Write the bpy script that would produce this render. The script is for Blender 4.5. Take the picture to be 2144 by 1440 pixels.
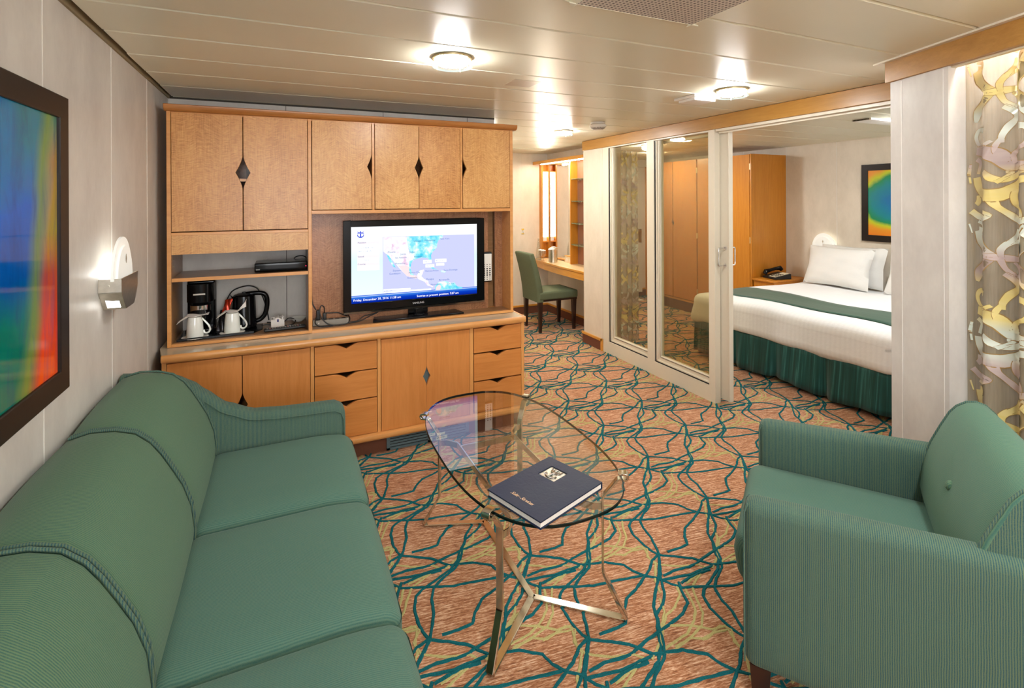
import bpy, math, random
from math import sin, cos, pi, radians, sqrt, atan2
from mathutils import Vector, Matrix
random.seed(7)
for o in list(bpy.data.objects): bpy.data.objects.remove(o)
SC = bpy.context.scene
COL = SC.collection

# ------------------------------------------------------------------ camera
cd = bpy.data.cameras.new('camera'); cam = bpy.data.objects.new('camera', cd); COL.objects.link(cam)
cd.sensor_fit = 'HORIZONTAL'; cd.sensor_width = 36.0
cd.lens = 1063.0 / 2144 * 36.0
cd.shift_x = 0.0; cd.shift_y = -(720 - 417.0) / 2144
cd.clip_start = 0.02
YAW, ROLL = radians(24.3), radians(0.25)
_f = Vector((sin(YAW), cos(YAW), 0)); _r = Vector((cos(YAW), -sin(YAW), 0)); _d = Vector((0, 0, -1))
_x = _r * cos(ROLL) + _d * sin(ROLL); _y = -(_d * cos(ROLL) - _r * sin(ROLL))
m = Matrix((_x, _y, -_f)).transposed().to_4x4(); m.translation = Vector((0, 0, 1.5))
cam.matrix_world = m
SC.camera = cam

# ------------------------------------------------------------------ world + view
w = bpy.data.worlds.new('world'); SC.world = w; w.use_nodes = True
w.node_tree.nodes['Background'].inputs[0].default_value = (.94, .97, 1, 1)
w.node_tree.nodes['Background'].inputs[1].default_value = 12.0
SC.view_settings.view_transform = 'Standard'; SC.view_settings.look = 'None'
SC.view_settings.gamma = 1.0; SC.view_settings.use_curve_mapping = False
SC.view_settings.exposure = 0.22
SC.cycles.use_denoising = True
SC.cycles.max_bounces = 9; SC.cycles.diffuse_bounces = 5; SC.cycles.glossy_bounces = 4
SC.cycles.transmission_bounces = 6; SC.cycles.transparent_max_bounces = 12
SC.cycles.caustics_reflective = False; SC.cycles.caustics_refractive = False
SC.cycles.sample_clamp_indirect = 6.0

LAMP_MAIN, LAMP_ADDED, LAMP_ADDED_BED = 210.0, 290.0, 430.0      # emission of the ceiling lamp dishes, real and added

# ------------------------------------------------------------------ helpers
def lin(c):
    return tuple((x / 12.92 if x <= 0.04045 else ((x + 0.055) / 1.055) ** 2.4) for x in c)
def rgb(r, g, b): return lin((r / 255, g / 255, b / 255)) + (1.0,)

class G:
    """tiny node-graph builder"""
    def __init__(s, name):
        s.m = bpy.data.materials.new(name); s.m.use_nodes = True; s.t = s.m.node_tree; s.t.nodes.clear()
        s.out = s.t.nodes.new('ShaderNodeOutputMaterial')
    def n(s, typ, ins=None, **kw):
        nd = s.t.nodes.new('ShaderNode' + typ)
        for k, v in kw.items(): setattr(nd, k, v)
        if ins:
            for k, v in ins.items():
                if hasattr(v, 'is_output'): s.t.links.new(v, nd.inputs[k])
                else: nd.inputs[k].default_value = v
        return nd
    def mth(s, op, a, b=0.0, c=0.0, clamp=False):
        nd = s.n('Math', {0: a, 1: b, 2: c}, operation=op, use_clamp=clamp); return nd.outputs[0]
    def co(s, kind='Object'): return s.n('TexCoord').outputs[kind]
    def xyz(s, v):
        x = s.n('SeparateXYZ', {0: v}); return x.outputs[0], x.outputs[1], x.outputs[2]
    def vec(s, x, y, z): return s.n('CombineXYZ', {0: x, 1: y, 2: z}).outputs[0]
    def map(s, v, sc=(1, 1, 1), loc=(0, 0, 0), rot=(0, 0, 0)):
        return s.n('Mapping', {'Vector': v, 'Scale': sc, 'Location': loc, 'Rotation': rot}).outputs[0]
    def noise(s, v, scale=5, detail=3, rough=.5, dist=0):
        return s.n('TexNoise', {'Vector': v, 'Scale': scale, 'Detail': detail, 'Roughness': rough, 'Distortion': dist}).outputs[0]
    def ramp(s, f, stops, interp='LINEAR'):
        r = s.n('ValToRGB', {0: f}); cr = r.color_ramp; cr.interpolation = interp
        while len(cr.elements) < len(stops): cr.elements.new(0.5)
        for e, (p, c) in zip(cr.elements, stops): e.position = p; e.color = c
        return r.outputs[0]
    def mix(s, f, a, b, mode='MIX'):
        nd = s.n('Mix', data_type='RGBA', blend_type=mode)
        for k, v in ((0, f), (6, a), (7, b)):
            if hasattr(v, 'is_output'): s.t.links.new(v, nd.inputs[k])
            else: nd.inputs[k].default_value = v
        return nd.outputs[2]
    def bump(s, h, strength=.3, dist=.002):
        return s.n('Bump', {'Height': h, 'Strength': strength, 'Distance': dist}).outputs[0]
    def pbr(s, color, rough=.5, metal=0, normal=None, coat=0, spec=.5, alpha=None, **kw):
        ins = {'Base Color': color, 'Roughness': rough, 'Metallic': metal, 'Coat Weight': coat, 'Specular IOR Level': spec}
        if normal is not None: ins['Normal'] = normal
        if alpha is not None: ins['Alpha'] = alpha
        for k, v in kw.items(): ins[k.replace('_', ' ')] = v
        p = s.n('BsdfPrincipled', ins); s.t.links.new(p.outputs[0], s.out.inputs[0]); return s.m
    def shader(s, sh): s.t.links.new(sh, s.out.inputs[0]); return s.m

def plain(name, c, rough=.5, metal=0, coat=0, spec=.5, var=.04, vs=30, **kw):
    g = G(name); v = g.co()
    f = g.noise(v, vs, 3)
    a = tuple(min(1, x * (1 - var)) for x in c[:3]) + (1,); b = tuple(min(1, x * (1 + var)) for x in c[:3]) + (1,)
    return g.pbr(g.ramp(f, [(.3, a), (.7, b)]), rough, metal, coat=coat, spec=spec, **kw)

def emit(name, c, st):
    g = G(name); return g.shader(g.n('Emission', {0: c, 1: st}).outputs[0])

def m_wall(name, c1, c2):
    g = G(name); v = g.co()
    f = g.noise(g.map(v, (1.5, 1.5, .8)), 4, 5, .6); f2 = g.noise(g.map(v, (1, 1, .5)), 60, 3)
    ff = g.mth('ADD', g.mth('MULTIPLY', f, .85), g.mth('MULTIPLY', f2, .15))
    return g.pbr(g.ramp(ff, [(.35, c1), (.65, c2)]), .42, spec=.35, normal=g.bump(f2, .04, .001))

def m_wood(name, c1, c2, axis='z', rough=.32, scale=1.0, coat=.25):
    g = G(name); v = g.co()
    st = {'z': (14, 14, 1.1), 'x': (1.1, 14, 14), 'y': (14, 1.1, 14)}[axis]
    a = g.noise(g.map(v, tuple(x * scale for x in st)), 3.0, 4, .55, .6)
    b = g.noise(g.map(v, tuple(x * 6 * scale for x in st)), 3.0, 2, .5)
    f = g.mth('ADD', g.mth('MULTIPLY', a, .75), g.mth('MULTIPLY', b, .25))
    return g.pbr(g.ramp(f, [(.3, c1), (.7, c2)]), rough, coat=coat, Coat_Roughness=.25, spec=.4)

def m_veneer(name, dark, mid, light, off=0.0, chev=.22):
    """figured veneer: fine horizontal ripples, book-matched in vertical leaves"""
    g = G(name); v = g.co(); x, y, z = g.xyz(v)
    pp = g.mth('PINGPONG', g.mth('ADD', x, 5.0 + off), .115)
    big = g.noise(g.map(v, (5, 5, 2.2), (off * 3, 0, off)), 1.6, 3, .55)
    zz = g.mth('ADD', z, g.mth('MULTIPLY', pp, chev))
    zz = g.mth('ADD', zz, g.mth('MULTIPLY', big, .07))
    rip = g.noise(g.vec(g.mth('MULTIPLY', x, 24.0), 0.0, g.mth('MULTIPLY', zz, 300.0)), 1.0, 3, .65, .15)
    tex = g.noise(g.map(v, (190, 190, 14)), 1.0, 2)
    f = g.mth('ADD', g.mth('MULTIPLY', rip, .56), g.mth('ADD', g.mth('MULTIPLY', tex, .24), g.mth('MULTIPLY', big, .20)))
    c = g.ramp(f, [(.36, dark), (.48, mid), (.60, light)])
    return g.pbr(c, .33, coat=.2, Coat_Roughness=.3, spec=.4)

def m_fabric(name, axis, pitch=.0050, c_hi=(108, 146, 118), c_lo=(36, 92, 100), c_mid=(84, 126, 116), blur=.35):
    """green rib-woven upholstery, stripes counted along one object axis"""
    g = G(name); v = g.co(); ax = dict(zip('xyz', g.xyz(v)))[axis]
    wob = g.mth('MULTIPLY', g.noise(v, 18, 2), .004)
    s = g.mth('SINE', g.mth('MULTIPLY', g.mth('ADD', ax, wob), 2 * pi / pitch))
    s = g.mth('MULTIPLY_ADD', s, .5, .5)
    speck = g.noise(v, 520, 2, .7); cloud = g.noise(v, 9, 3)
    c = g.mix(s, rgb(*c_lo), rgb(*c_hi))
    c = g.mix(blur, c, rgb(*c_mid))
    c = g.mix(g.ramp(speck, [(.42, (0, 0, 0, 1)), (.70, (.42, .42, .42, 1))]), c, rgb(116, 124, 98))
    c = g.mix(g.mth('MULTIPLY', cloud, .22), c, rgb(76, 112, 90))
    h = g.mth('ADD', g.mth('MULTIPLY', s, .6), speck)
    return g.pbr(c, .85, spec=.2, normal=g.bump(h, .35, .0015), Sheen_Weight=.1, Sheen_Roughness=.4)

class MB:
    def __init__(s): s.v = []; s.f = []; s.m = []
    def add(s, vs, fs, mi=0):
        n = len(s.v); s.v += [tuple(p) for p in vs]; s.f += [tuple(i + n for i in f) for f in fs]; s.m += [mi] * len(fs); return s
    def box(s, x0, x1, y0, y1, z0, z1, mi=0):
        x0, x1 = sorted((x0, x1)); y0, y1 = sorted((y0, y1)); z0, z1 = sorted((z0, z1))
        v = [(x, y, z) for x in (x0, x1) for y in (y0, y1) for z in (z0, z1)]
        return s.add(v, [(0, 1, 3, 2), (4, 6, 7, 5), (0, 4, 5, 1), (2, 3, 7, 6), (0, 2, 6, 4), (1, 5, 7, 3)], mi)
    def prism(s, poly, plane, a, b, mi=0):
        f = {'xz': lambda p, t: (p[0], t, p[1]), 'yz': lambda p, t: (t, p[0], p[1]), 'xy': lambda p, t: (p[0], p[1], t)}[plane]
        n = len(poly); v = [f(p, a) for p in poly] + [f(p, b) for p in poly]
        fs = [tuple(range(n)), tuple(range(2 * n - 1, n - 1, -1))] + [(i, (i + 1) % n, n + (i + 1) % n, n + i) for i in range(n)]
        return s.add(v, fs, mi)
    def loft(s, rings, cap=True, closed=True, mi=0, capmi=None):
        n = len(rings[0]); v = [p for r in rings for p in r]; fs = []
        for k in range(len(rings) - 1):
            for i in range(n if closed else n - 1):
                j = (i + 1) % n; fs.append((k * n + i, k * n + j, (k + 1) * n + j, (k + 1) * n + i))
        if cap: fs += [tuple(range(n - 1, -1, -1)), tuple((len(rings) - 1) * n + i for i in range(n))]
        s.add(v, fs, mi)
        if cap and capmi is not None: s.m[-1] = s.m[-2] = capmi
        return s
    def cyl(s, c, r, z0, z1, n=24, r2=None, mi=0):
        r2 = r if r2 is None else r2
        return s.loft([[(c[0] + q * cos(2 * pi * i / n), c[1] + q * sin(2 * pi * i / n), z) for i in range(n)] for q, z in ((r, z0), (r2, z1))], mi=mi)
    def rod(s, a, b, r, n=12, mi=0): return s.tube([a, b], r, n, mi)
    def lathe(s, c, prof, n=28, mi=0, cap=True):
        return s.loft([[(c[0] + r * cos(2 * pi * i / n), c[1] + r * sin(2 * pi * i / n), c[2] + z) for i in range(n)] for r, z in prof], cap=cap, mi=mi)
    def tube(s, path, r, n=8, mi=0):
        P = [Vector(p) for p in path]; rings = []; up = Vector((0, 0, 1)); prev = None
        for i, p in enumerate(P):
            t = (P[min(i + 1, len(P) - 1)] - P[max(i - 1, 0)]).normalized()
            if prev is None:
                a = t.cross(up); a = t.cross(Vector((1, 0, 0))) if a.length < .1 else a
            else: a = prev - t * prev.dot(t)
            a.normalize(); prev = a; b = t.cross(a); rr = r[i] if isinstance(r, (list, tuple)) else r
            rings.append([tuple(p + (a * cos(2 * pi * k / n) + b * sin(2 * pi * k / n)) * rr) for k in range(n)])
        return s.loft(rings, mi=mi)
    def bar(s, path, wdirs, w, t, mi=0):
        """flat bar swept on a path, wide across wdirs (one vector, or one per point)"""
        P = [Vector(p) for p in path]; rings = []
        for i, p in enumerate(P):
            T = (P[min(i + 1, len(P) - 1)] - P[max(i - 1, 0)]).normalized()
            W = Vector(wdirs[i] if isinstance(wdirs[0], (tuple, list, Vector)) else wdirs); W = (W - T * W.dot(T)).normalized()
            N = T.cross(W); k = 1.0
            if 0 < i < len(P) - 1:
                c = (P[i + 1] - P[i]).normalized().dot(T); k = 1 / max(c, .5)
            c = min(w, t) * .22; hw, ht = w / 2, t / 2 * k
            pts = [(hw, ht - c), (hw - c, ht), (-hw + c, ht), (-hw, ht - c), (-hw, -ht + c), (-hw + c, -ht), (hw - c, -ht), (hw, -ht + c)]
            rings.append([tuple(p + W * a + N * b) for a, b in pts])
        return s.loft(rings, mi=mi)
    def grid(s, f, nu, nv, mi=0):
        v = [f(i / nu, j / nv) for i in range(nu + 1) for j in range(nv + 1)]
        return s.add(v, [(i * (nv + 1) + j, (i + 1) * (nv + 1) + j, (i + 1) * (nv + 1) + j + 1, i * (nv + 1) + j + 1) for i in range(nu) for j in range(nv)], mi)
    def rbox(s, x0, x1, y0, y1, z0, z1, r, n=10, fn=None, mi=0):
        """rounded box, every side a grid; fn may move each point"""
        c = Vector(((x0 + x1) / 2, (y0 + y1) / 2, (z0 + z1) / 2)); h = Vector(((x1 - x0) / 2, (y1 - y0) / 2, (z1 - z0) / 2))
        def tt(L):
            e = min(r / L, .49); a = [-1 + e * (1 - cos(pi / 2 * i / 3)) * 1.0 for i in range(4)]
            mid = [(-1 + e) + (2 - 2 * e) * i / n for i in range(1, n)]
            return a + mid + [-q for q in reversed(a)]
        T = [tt(h[i]) for i in range(3)]
        for ax in range(3):
            for sg in (-1, 1):
                A, B = [(1, 2), (0, 2), (0, 1)][ax]; vs = []
                for a in T[A]:
                    for b in T[B]:
                        p = Vector((0, 0, 0)); p[ax] = sg * h[ax]; p[A] = a * h[A]; p[B] = b * h[B]
                        q = Vector([max(-(h[i] - r), min(h[i] - r, p[i])) for i in range(3)]); d = p - q
                        if d.length > 1e-9: p = q + d.normalized() * r
                        p += c
                        vs.append(fn(*p) if fn else tuple(p))
                na, nb = len(T[A]), len(T[B]); fs = []
                for i in range(na - 1):
                    for j in range(nb - 1):
                        q = (i * nb + j, (i + 1) * nb + j, (i + 1) * nb + j + 1, i * nb + j + 1)
                        if (sg > 0) != (ax != 1): q = q[::-1]
                        fs.append(q)
                s.add(vs, fs, mi)
        return s
    def xf(s, M): s.v = [tuple(M @ Vector(p)) for p in s.v]; return s
    def sub(s, o): s.v = [(p[0] - o[0], p[1] - o[1], p[2] - o[2]) for p in s.v]; return s

def props(o, label=None, cat=None, group=None, kind=None):
    if label: o['label'] = label
    if cat: o['category'] = cat
    if group: o['group'] = group
    if kind: o['kind'] = kind
    return o

ORG = {}
def thing(name, loc, label, cat, group=None, rotz=0):
    e = bpy.data.objects.new(name, None); COL.objects.link(e); e.location = loc; e.rotation_euler = (0, 0, rotz)
    e.empty_display_size = .05; ORG[e.name] = Vector(loc)
    return props(e, label, cat, group)

def build(name, mb, mats, parent=None, bevel=0, smooth=35, local=False, origin=None, merge=True):
    """link the collected shapes as ONE mesh object; coordinates are world unless local"""
    org = Vector((0, 0, 0))
    if parent is not None and not local:
        p = parent; 
        while p.parent: p = p.parent
        org = ORG.get(p.name, Vector((0, 0, 0)))
    elif origin is not None: org = Vector(origin)
    if not local: mb.sub(org)
    me = bpy.data.meshes.new(name); me.from_pydata(mb.v, [], mb.f)
    mats = mats if isinstance(mats, (list, tuple)) else [mats]
    for m_ in mats: me.materials.append(m_)
    me.polygons.foreach_set('material_index', mb.m)
    import bmesh
    bm = bmesh.new(); bm.from_mesh(me)
    if merge: bmesh.ops.remove_doubles(bm, verts=bm.verts, dist=1e-5)
    bmesh.ops.recalc_face_normals(bm, faces=bm.faces); bm.to_mesh(me); bm.free()
    if smooth: me.shade_smooth(); me.set_sharp_from_angle(angle=radians(smooth))
    o = bpy.data.objects.new(name, me); COL.objects.link(o)
    if parent is not None: o.parent = parent
    elif not local: o.location = org
    if bevel:
        b = o.modifiers.new('bevel', 'BEVEL'); b.width = bevel; b.segments = 2; b.limit_method = 'ANGLE'; b.angle_limit = radians(40)
    return o

def text_mb(txt, size, M, align='LEFT', extrude=0.0, mb=None, mi=0, shear=0, space=1.0):
    cu = bpy.data.curves.new('t', 'FONT'); cu.body = txt; cu.size = size; cu.align_x = align; cu.extrude = extrude
    cu.shear = shear; cu.space_character = space; cu.resolution_u = 3
    ob = bpy.data.objects.new('t', cu); me = bpy.data.meshes.new_from_object(ob)
    mb = mb or MB(); mb.add([M @ v.co for v in me.vertices], [tuple(p.vertices) for p in me.polygons], mi)
    bpy.data.objects.remove(ob); bpy.data.curves.remove(cu); bpy.data.meshes.remove(me)
    return mb
def S(o): return props(o, kind='structure')
def spline(pts, n=6):
    """Catmull-Rom through points"""
    P = [Vector(p) for p in pts]; out = []
    for i in range(len(P) - 1):
        a = P[max(i - 1, 0)]; b = P[i]; c = P[i + 1]; d = P[min(i + 2, len(P) - 1)]
        for k in range(n):
            t = k / n; out.append(.5 * ((2 * b) + (c - a) * t + (2 * a - 5 * b + 4 * c - d) * t * t + (3 * b - a - 3 * c + d) * t ** 3))
    out.append(P[-1]); return out
def copy_tree(o, parent=None):
    c = o.copy(); COL.objects.link(c)
    if parent: c.parent = parent
    for ch in [x for x in o.children]: copy_tree(ch, c)
    return c

# ------------------------------------------------------------------ materials
M = {}
M['wall'] = m_wall('wall_laminate', rgb(196, 190, 184), rgb(212, 207, 200))
M['wall_warm'] = m_wall('warm_wall_laminate', rgb(214, 203, 186), rgb(227, 216, 200))
M['seam'] = plain('seam_strip', rgb(232, 228, 222), .4)
M['dark_gap'] = plain('shadow_gap', rgb(52, 44, 32), .7)
M['ceil'] = plain('ceiling_metal', rgb(224, 220, 198), .34, spec=.5, var=.02, vs=2, coat=.12, Coat_Roughness=.25)
M['ceil_back'] = plain('ceiling_void', rgb(140, 124, 94), .8)
M['oak_edge'] = m_wood('solid_edge_wood', rgb(206, 142, 78), rgb(222, 160, 94), 'z')
M['oak_edge_x'] = m_wood('solid_edge_wood_x', rgb(202, 138, 74), rgb(222, 160, 94), 'x')
M['cornice'] = m_wood('cornice_wood', rgb(160, 100, 48), rgb(190, 128, 68), 'x')
M['beech'] = m_wood('beech_veneer', rgb(196, 124, 60), rgb(212, 140, 76), 'z')
M['beech_x'] = m_wood('beech_veneer_x', rgb(192, 120, 56), rgb(210, 138, 72), 'x')
M['beam'] = m_wood('beam_wood', rgb(160, 112, 46), rgb(180, 132, 62), 'y', rough=.4)
M['orange'] = m_wood('wardrobe_wood', rgb(190, 118, 30), rgb(206, 136, 44), 'z', rough=.35)
M['orange_y'] = m_wood('desk_wood', rgb(204, 140, 54), rgb(220, 160, 74), 'y', rough=.3)
M['ven1'] = m_veneer('figured_veneer', rgb(162, 100, 48), rgb(198, 138, 76), rgb(220, 166, 102))
M['ven2'] = m_veneer('figured_veneer_light', rgb(176, 116, 60), rgb(206, 150, 86), rgb(226, 176, 112), 1.37, .45)
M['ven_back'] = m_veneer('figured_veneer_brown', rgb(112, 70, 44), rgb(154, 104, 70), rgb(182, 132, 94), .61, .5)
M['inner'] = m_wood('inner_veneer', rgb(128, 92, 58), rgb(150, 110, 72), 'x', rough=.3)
M['laminate'] = plain('worktop_laminate', rgb(196, 182, 158), .22, spec=.5, var=.02, coat=.3)
M['black_gap'] = plain('black_edge', rgb(14, 10, 8), .8)
M['carpet_brown'] = plain('brown_skirting_carpet', rgb(112, 72, 56), .95, spec=.1, var=.25, vs=400)
M['alu'] = plain('cream_painted_aluminium', rgb(220, 212, 194), .35, var=.01)
M['rubber'] = plain('black_rubber', rgb(18, 18, 18), .5)
M['chrome'] = plain('chrome', (.78, .78, .80, 1), .12, 1.0, var=.02)
M['steel'] = plain('brushed_steel', (.62, .58, .50, 1), .28, 1.0, var=.08, vs=60)
M['table_metal'] = plain('champagne_steel', (.66, .63, .54, 1), .13, 1.0, var=.12, vs=25)
M['brass'] = plain('brass', (.80, .66, .40, 1), .32, 1.0)
M['black'] = plain('black_plastic', rgb(8, 8, 11), .18, spec=.25, var=.02)
M['black_soft'] = plain('black_rubbery_plastic', rgb(22, 22, 23), .45)
M['white'] = plain('white_plastic', rgb(232, 228, 220), .4, var=.01)
M['porcelain'] = plain('porcelain', rgb(232, 234, 228), .12, var=.01, coat=.5)
M['paper'] = plain('white_paper', rgb(236, 230, 224), .8, var=.03, vs=80)
M['cream'] = plain('cream_plastic', rgb(226, 216, 190), .45)
M['grey_metal'] = plain('grey_painted_metal', rgb(92, 112, 118), .4, var=.12, vs=60)
M['dark_wood'] = plain('dark_stained_wood', rgb(40, 18, 14), .3, coat=.3)
M['frame_dark'] = plain('dark_brown_frame', rgb(26, 17, 15), .4, spec=.3)
M['linen'] = None
def glass(name, tint, refl=1.0, rough=0.0):
    """thin clear pane: see-through with fresnel reflections (light passes)"""
    g = G(name)
    bf = g.n('NewGeometry').outputs['Backfacing']; fr = g.n('Fresnel', {'IOR': g.mth('SUBTRACT', 1.5, g.mth('MULTIPLY', bf, .8333))}).outputs[0]
    fr = g.mth('MULTIPLY', fr, refl, clamp=True)
    tr = g.n('BsdfTransparent', {0: tint}).outputs[0]; gl = g.n('BsdfGlossy', {0: (1, 1, 1, 1), 1: rough}).outputs[0]
    ms = g.n('MixShader', {0: fr, 1: tr, 2: gl}); return g.shader(ms.outputs[0])
M['pane'] = glass('window_pane', (.88, .85, .74, 1), 1.0)
M['table_glass'] = glass('table_top_glass', (.93, .97, .95, 1), 1.7)
M['glass_edge'] = plain('glass_cut_edge', rgb(6, 24, 22), .15, spec=.3)
M['clear'] = glass('clear_glassware', (.84, .85, .82, 1), 2.5)
M['mirror'] = plain('mirror', (.92, .92, .90, 1), .01, 1.0, var=0)
def linen_mat(name, c, ax='y', st=.0):
    g = G(name); v = g.co(); x, y, z = g.xyz(v)
    a = {'x': x, 'y': y, 'z': z}[ax]
    s = g.mth('MULTIPLY_ADD', g.mth('SINE', g.mth('MULTIPLY', a, 2 * pi / .035)), .5, .5)
    d = tuple(q * (1 - st) for q in c[:3]) + (1,)
    n = g.noise(v, 7, 4, .6)
    return g.pbr(g.mix(s, c, d), .75, spec=.2, normal=g.bump(n, .25, .02), Sheen_Weight=.1)
M['linen'] = linen_mat('white_linen', rgb(242, 242, 242), 'y', .035)
M['linen_plain'] = linen_mat('white_pillowcase', rgb(236, 234, 230), 'y', 0)
def runner_mat(name, c1, c2, c3, axis, k=60):
    g = G(name); v = g.co(); sc = {'x': (k, 1.5, 1.5), 'y': (1.5, k, 1.5), 'yv': (k * .2, k, .8)}[axis]
    n = g.noise(g.map(v, sc), 1, 3, .6); s = g.noise(v, 200, 2)
    return g.pbr(g.ramp(n, [(.35, c1), (.55, c2), (.72, c3)]), .6, spec=.3, normal=g.bump(s, .2, .001), Sheen_Weight=.2)
M['runner'] = runner_mat('green_bed_runner', rgb(34, 66, 54), rgb(48, 86, 70), rgb(64, 104, 84), 'x')
M['skirt'] = runner_mat('teal_valance', rgb(14, 58, 54), rgb(22, 78, 74), rgb(66, 124, 120), 'yv')
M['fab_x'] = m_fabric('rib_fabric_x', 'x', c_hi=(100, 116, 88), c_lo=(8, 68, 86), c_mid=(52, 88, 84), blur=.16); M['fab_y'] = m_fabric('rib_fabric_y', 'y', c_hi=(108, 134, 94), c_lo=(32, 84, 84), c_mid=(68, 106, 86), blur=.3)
M['fab_ya'] = m_fabric('rib_fabric_back', 'y', c_hi=(108, 140, 108), c_lo=(34, 92, 92), c_mid=(70, 112, 98), blur=.4)
M['fab_seat'] = m_fabric('rib_fabric_seat', 'y', c_hi=(98, 128, 112), c_lo=(44, 90, 90), c_mid=(70, 110, 98), blur=.4)
M['chair_green'] = plain('dark_green_upholstery', rgb(92, 102, 80), .8, spec=.2, var=.12, vs=220)

# carpet: striated ground (the tufted line pattern is a second and third slot of the same floor)
def carpet_base():
    g = G('carpet_ground'); v = g.map(g.co(), rot=(0, 0, radians(8.0)))
    st = g.noise(g.map(v, (13, 150, 1)), 1.0, 4, .7, .15)
    fi = g.noise(g.map(v, (60, 300, 1)), 1.0, 3, .7); big = g.noise(v, 1.7, 2)
    f = g.mth('ADD', g.mth('MULTIPLY', st, .62), g.mth('MULTIPLY', fi, .38))
    c = g.ramp(f, [(.38, rgb(98, 56, 34)), (.46, rgb(148, 92, 60)), (.52, rgb(184, 132, 98)), (.60, rgb(226, 190, 160))])
    c = g.mix(g.mth('MULTIPLY', big, .25), c, rgb(190, 132, 86))
    return g.pbr(c, .95, spec=.1, normal=g.bump(f, .6, .004), Sheen_Weight=.15)
M['carpet'] = carpet_base()
M['teal'] = plain('teal_tuft', rgb(22, 92, 98), .95, spec=.1, var=.3, vs=350)
M['olive'] = plain('olive_tuft', rgb(178, 168, 112), .95, spec=.1, var=.2, vs=350)

CEIL = 2.10
# ------------------------------------------------------------------ floor with pattern
fm = MB(); fm.add([(-.62, -1.85, 0), (5.45, -1.85, 0), (5.45, 6.4, 0), (-.62, 6.4, 0)], [(0, 1, 2, 3)], 0)
PH, PY_, PYAW = 1.5, 417.0, YAW
def floor_pt(X, Y):
    """motif points were drawn on the carpet seen at a slant; lay them flat on the floor"""
    px, py = 1080 + X / 3.789, 860 + Y / 3.789
    a, b = (px - 1072) / 1063.0, (py - 417.0) / 1063.0
    x3, d3, f3 = _x, -_y, _f
    r = x3 * a + d3 * b + f3; t = -PH / r.z; return (r.x * t, r.y * t)
TEAL = [
 [(1050,360),(1045,450),(1020,520),(1010,570),(1030,620),(1030,660),(1045,720),(1030,770),(980,820),(915,880),(900,915),(930,980),(1020,1070),(1090,1120),(1130,1140)],
 [(1050,360),(1055,460),(1075,520),(1060,560),(1025,600),(1040,650),(1060,710),(1060,760),(1010,820),(985,870),(1010,930),(1070,1000),(1110,1080),(1140,1145)],
 [(1045,460),(1110,480),(1180,495),(1290,490),(1345,490),(1460,485),(1580,465),(1720,445)],
 [(1060,740),(1160,730),(1290,745),(1360,780),(1440,805),(1540,820)],
 [(1135,1145),(1260,1155),(1400,1170),(1480,1195),(1560,1220),(1640,1215)],
 [(1670,840),(1690,880),(1745,950),(1720,1010),(1640,1070),(1570,1110),(1480,1170),(1430,1215),(1370,1240),(1260,1265),(1170,1310)],
 [(1510,685),(1475,720),(1465,770),(1440,810),(1400,870),(1340,930),(1340,1000),(1360,1060),(1310,1085),(1200,1120)],
 [(1160,1345),(1280,1320),(1390,1300),(1480,1260),(1560,1230)],
 [(1310,1370),(1370,1330),(1450,1290),(1540,1262)],
]
OLIVE = [
 [(1140,480),(1160,520),(1130,570),(1080,600),(1060,640),(1050,700),(1075,745)],
 [(1190,500),(1220,540),(1240,580),(1230,620),(1190,670),(1120,700),(1060,730)],
 [(1310,410),(1270,450),(1230,490),(1250,540),(1280,590),(1270,640),(1200,690),(1120,720)],
 [(1120,730),(1200,685),(1290,690),(1370,640),(1430,655),(1440,700),(1500,740),(1510,830),(1560,900)],
 [(840,1150),(920,1110),(1020,1095),(1060,1170),(1130,1220),(1300,1235),(1440,1220),(1500,1240),(1430,1310),(1350,1370)],
 [(1560,930),(1600,1000),(1590,1080),(1600,1150),(1560,1250)],
 [(1060,640),(1210,640),(1330,655),(1400,640)],
]
def ribbon(path, wd, mi, z, ox, oy):
    P = [Vector((floor_pt(*p)[0] + ox, floor_pt(*p)[1] + oy, 0)) for p in path]
    Q = []
    for a, b in zip(P[:-1], P[1:]):
        n = max(2, int((b - a).length / .014))
        for k in range(n): Q.append(a.lerp(b, k / n) + Vector((random.uniform(-1, 1), random.uniform(-1, 1), 0)) * .0012)
    Q.append(P[-1]); L = []
    if not any(-.6 < q.x < 5.4 and .9 < q.y < 6.35 for q in Q): return
    for i, q in enumerate(Q):
        t = (Q[min(i + 2, len(Q) - 1)] - Q[max(i - 2, 0)]).normalized(); nn = Vector((-t.y, t.x, 0))
        ww = wd * .5 * (1 + random.uniform(-.18, .18)); zz = z
        L.append([tuple(q + nn * ww + Vector((0, 0, .0004))), tuple(q + nn * ww * .6 + Vector((0, 0, zz))), tuple(q - nn * ww * .6 + Vector((0, 0, zz))), tuple(q - nn * ww + Vector((0, 0, .0004)))])
    fm.loft(L, cap=False, closed=False, mi=mi)
for i in range(-5, 9):
    for j in range(-12, 13):
        ox, oy = .4935 * i, .4485 * j - (.2243 if i % 2 else 0) 
        for q_, p in enumerate(OLIVE): ribbon(p, .0092, 2, .0020 + .00013 * q_, ox, oy)
        for q_, p in enumerate(TEAL): ribbon(p, .0118, 1, .0032 + .00016 * q_, ox, oy)
S(build('floor', fm, [M['carpet'], M['teal'], M['olive']], smooth=0, merge=False))

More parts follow.
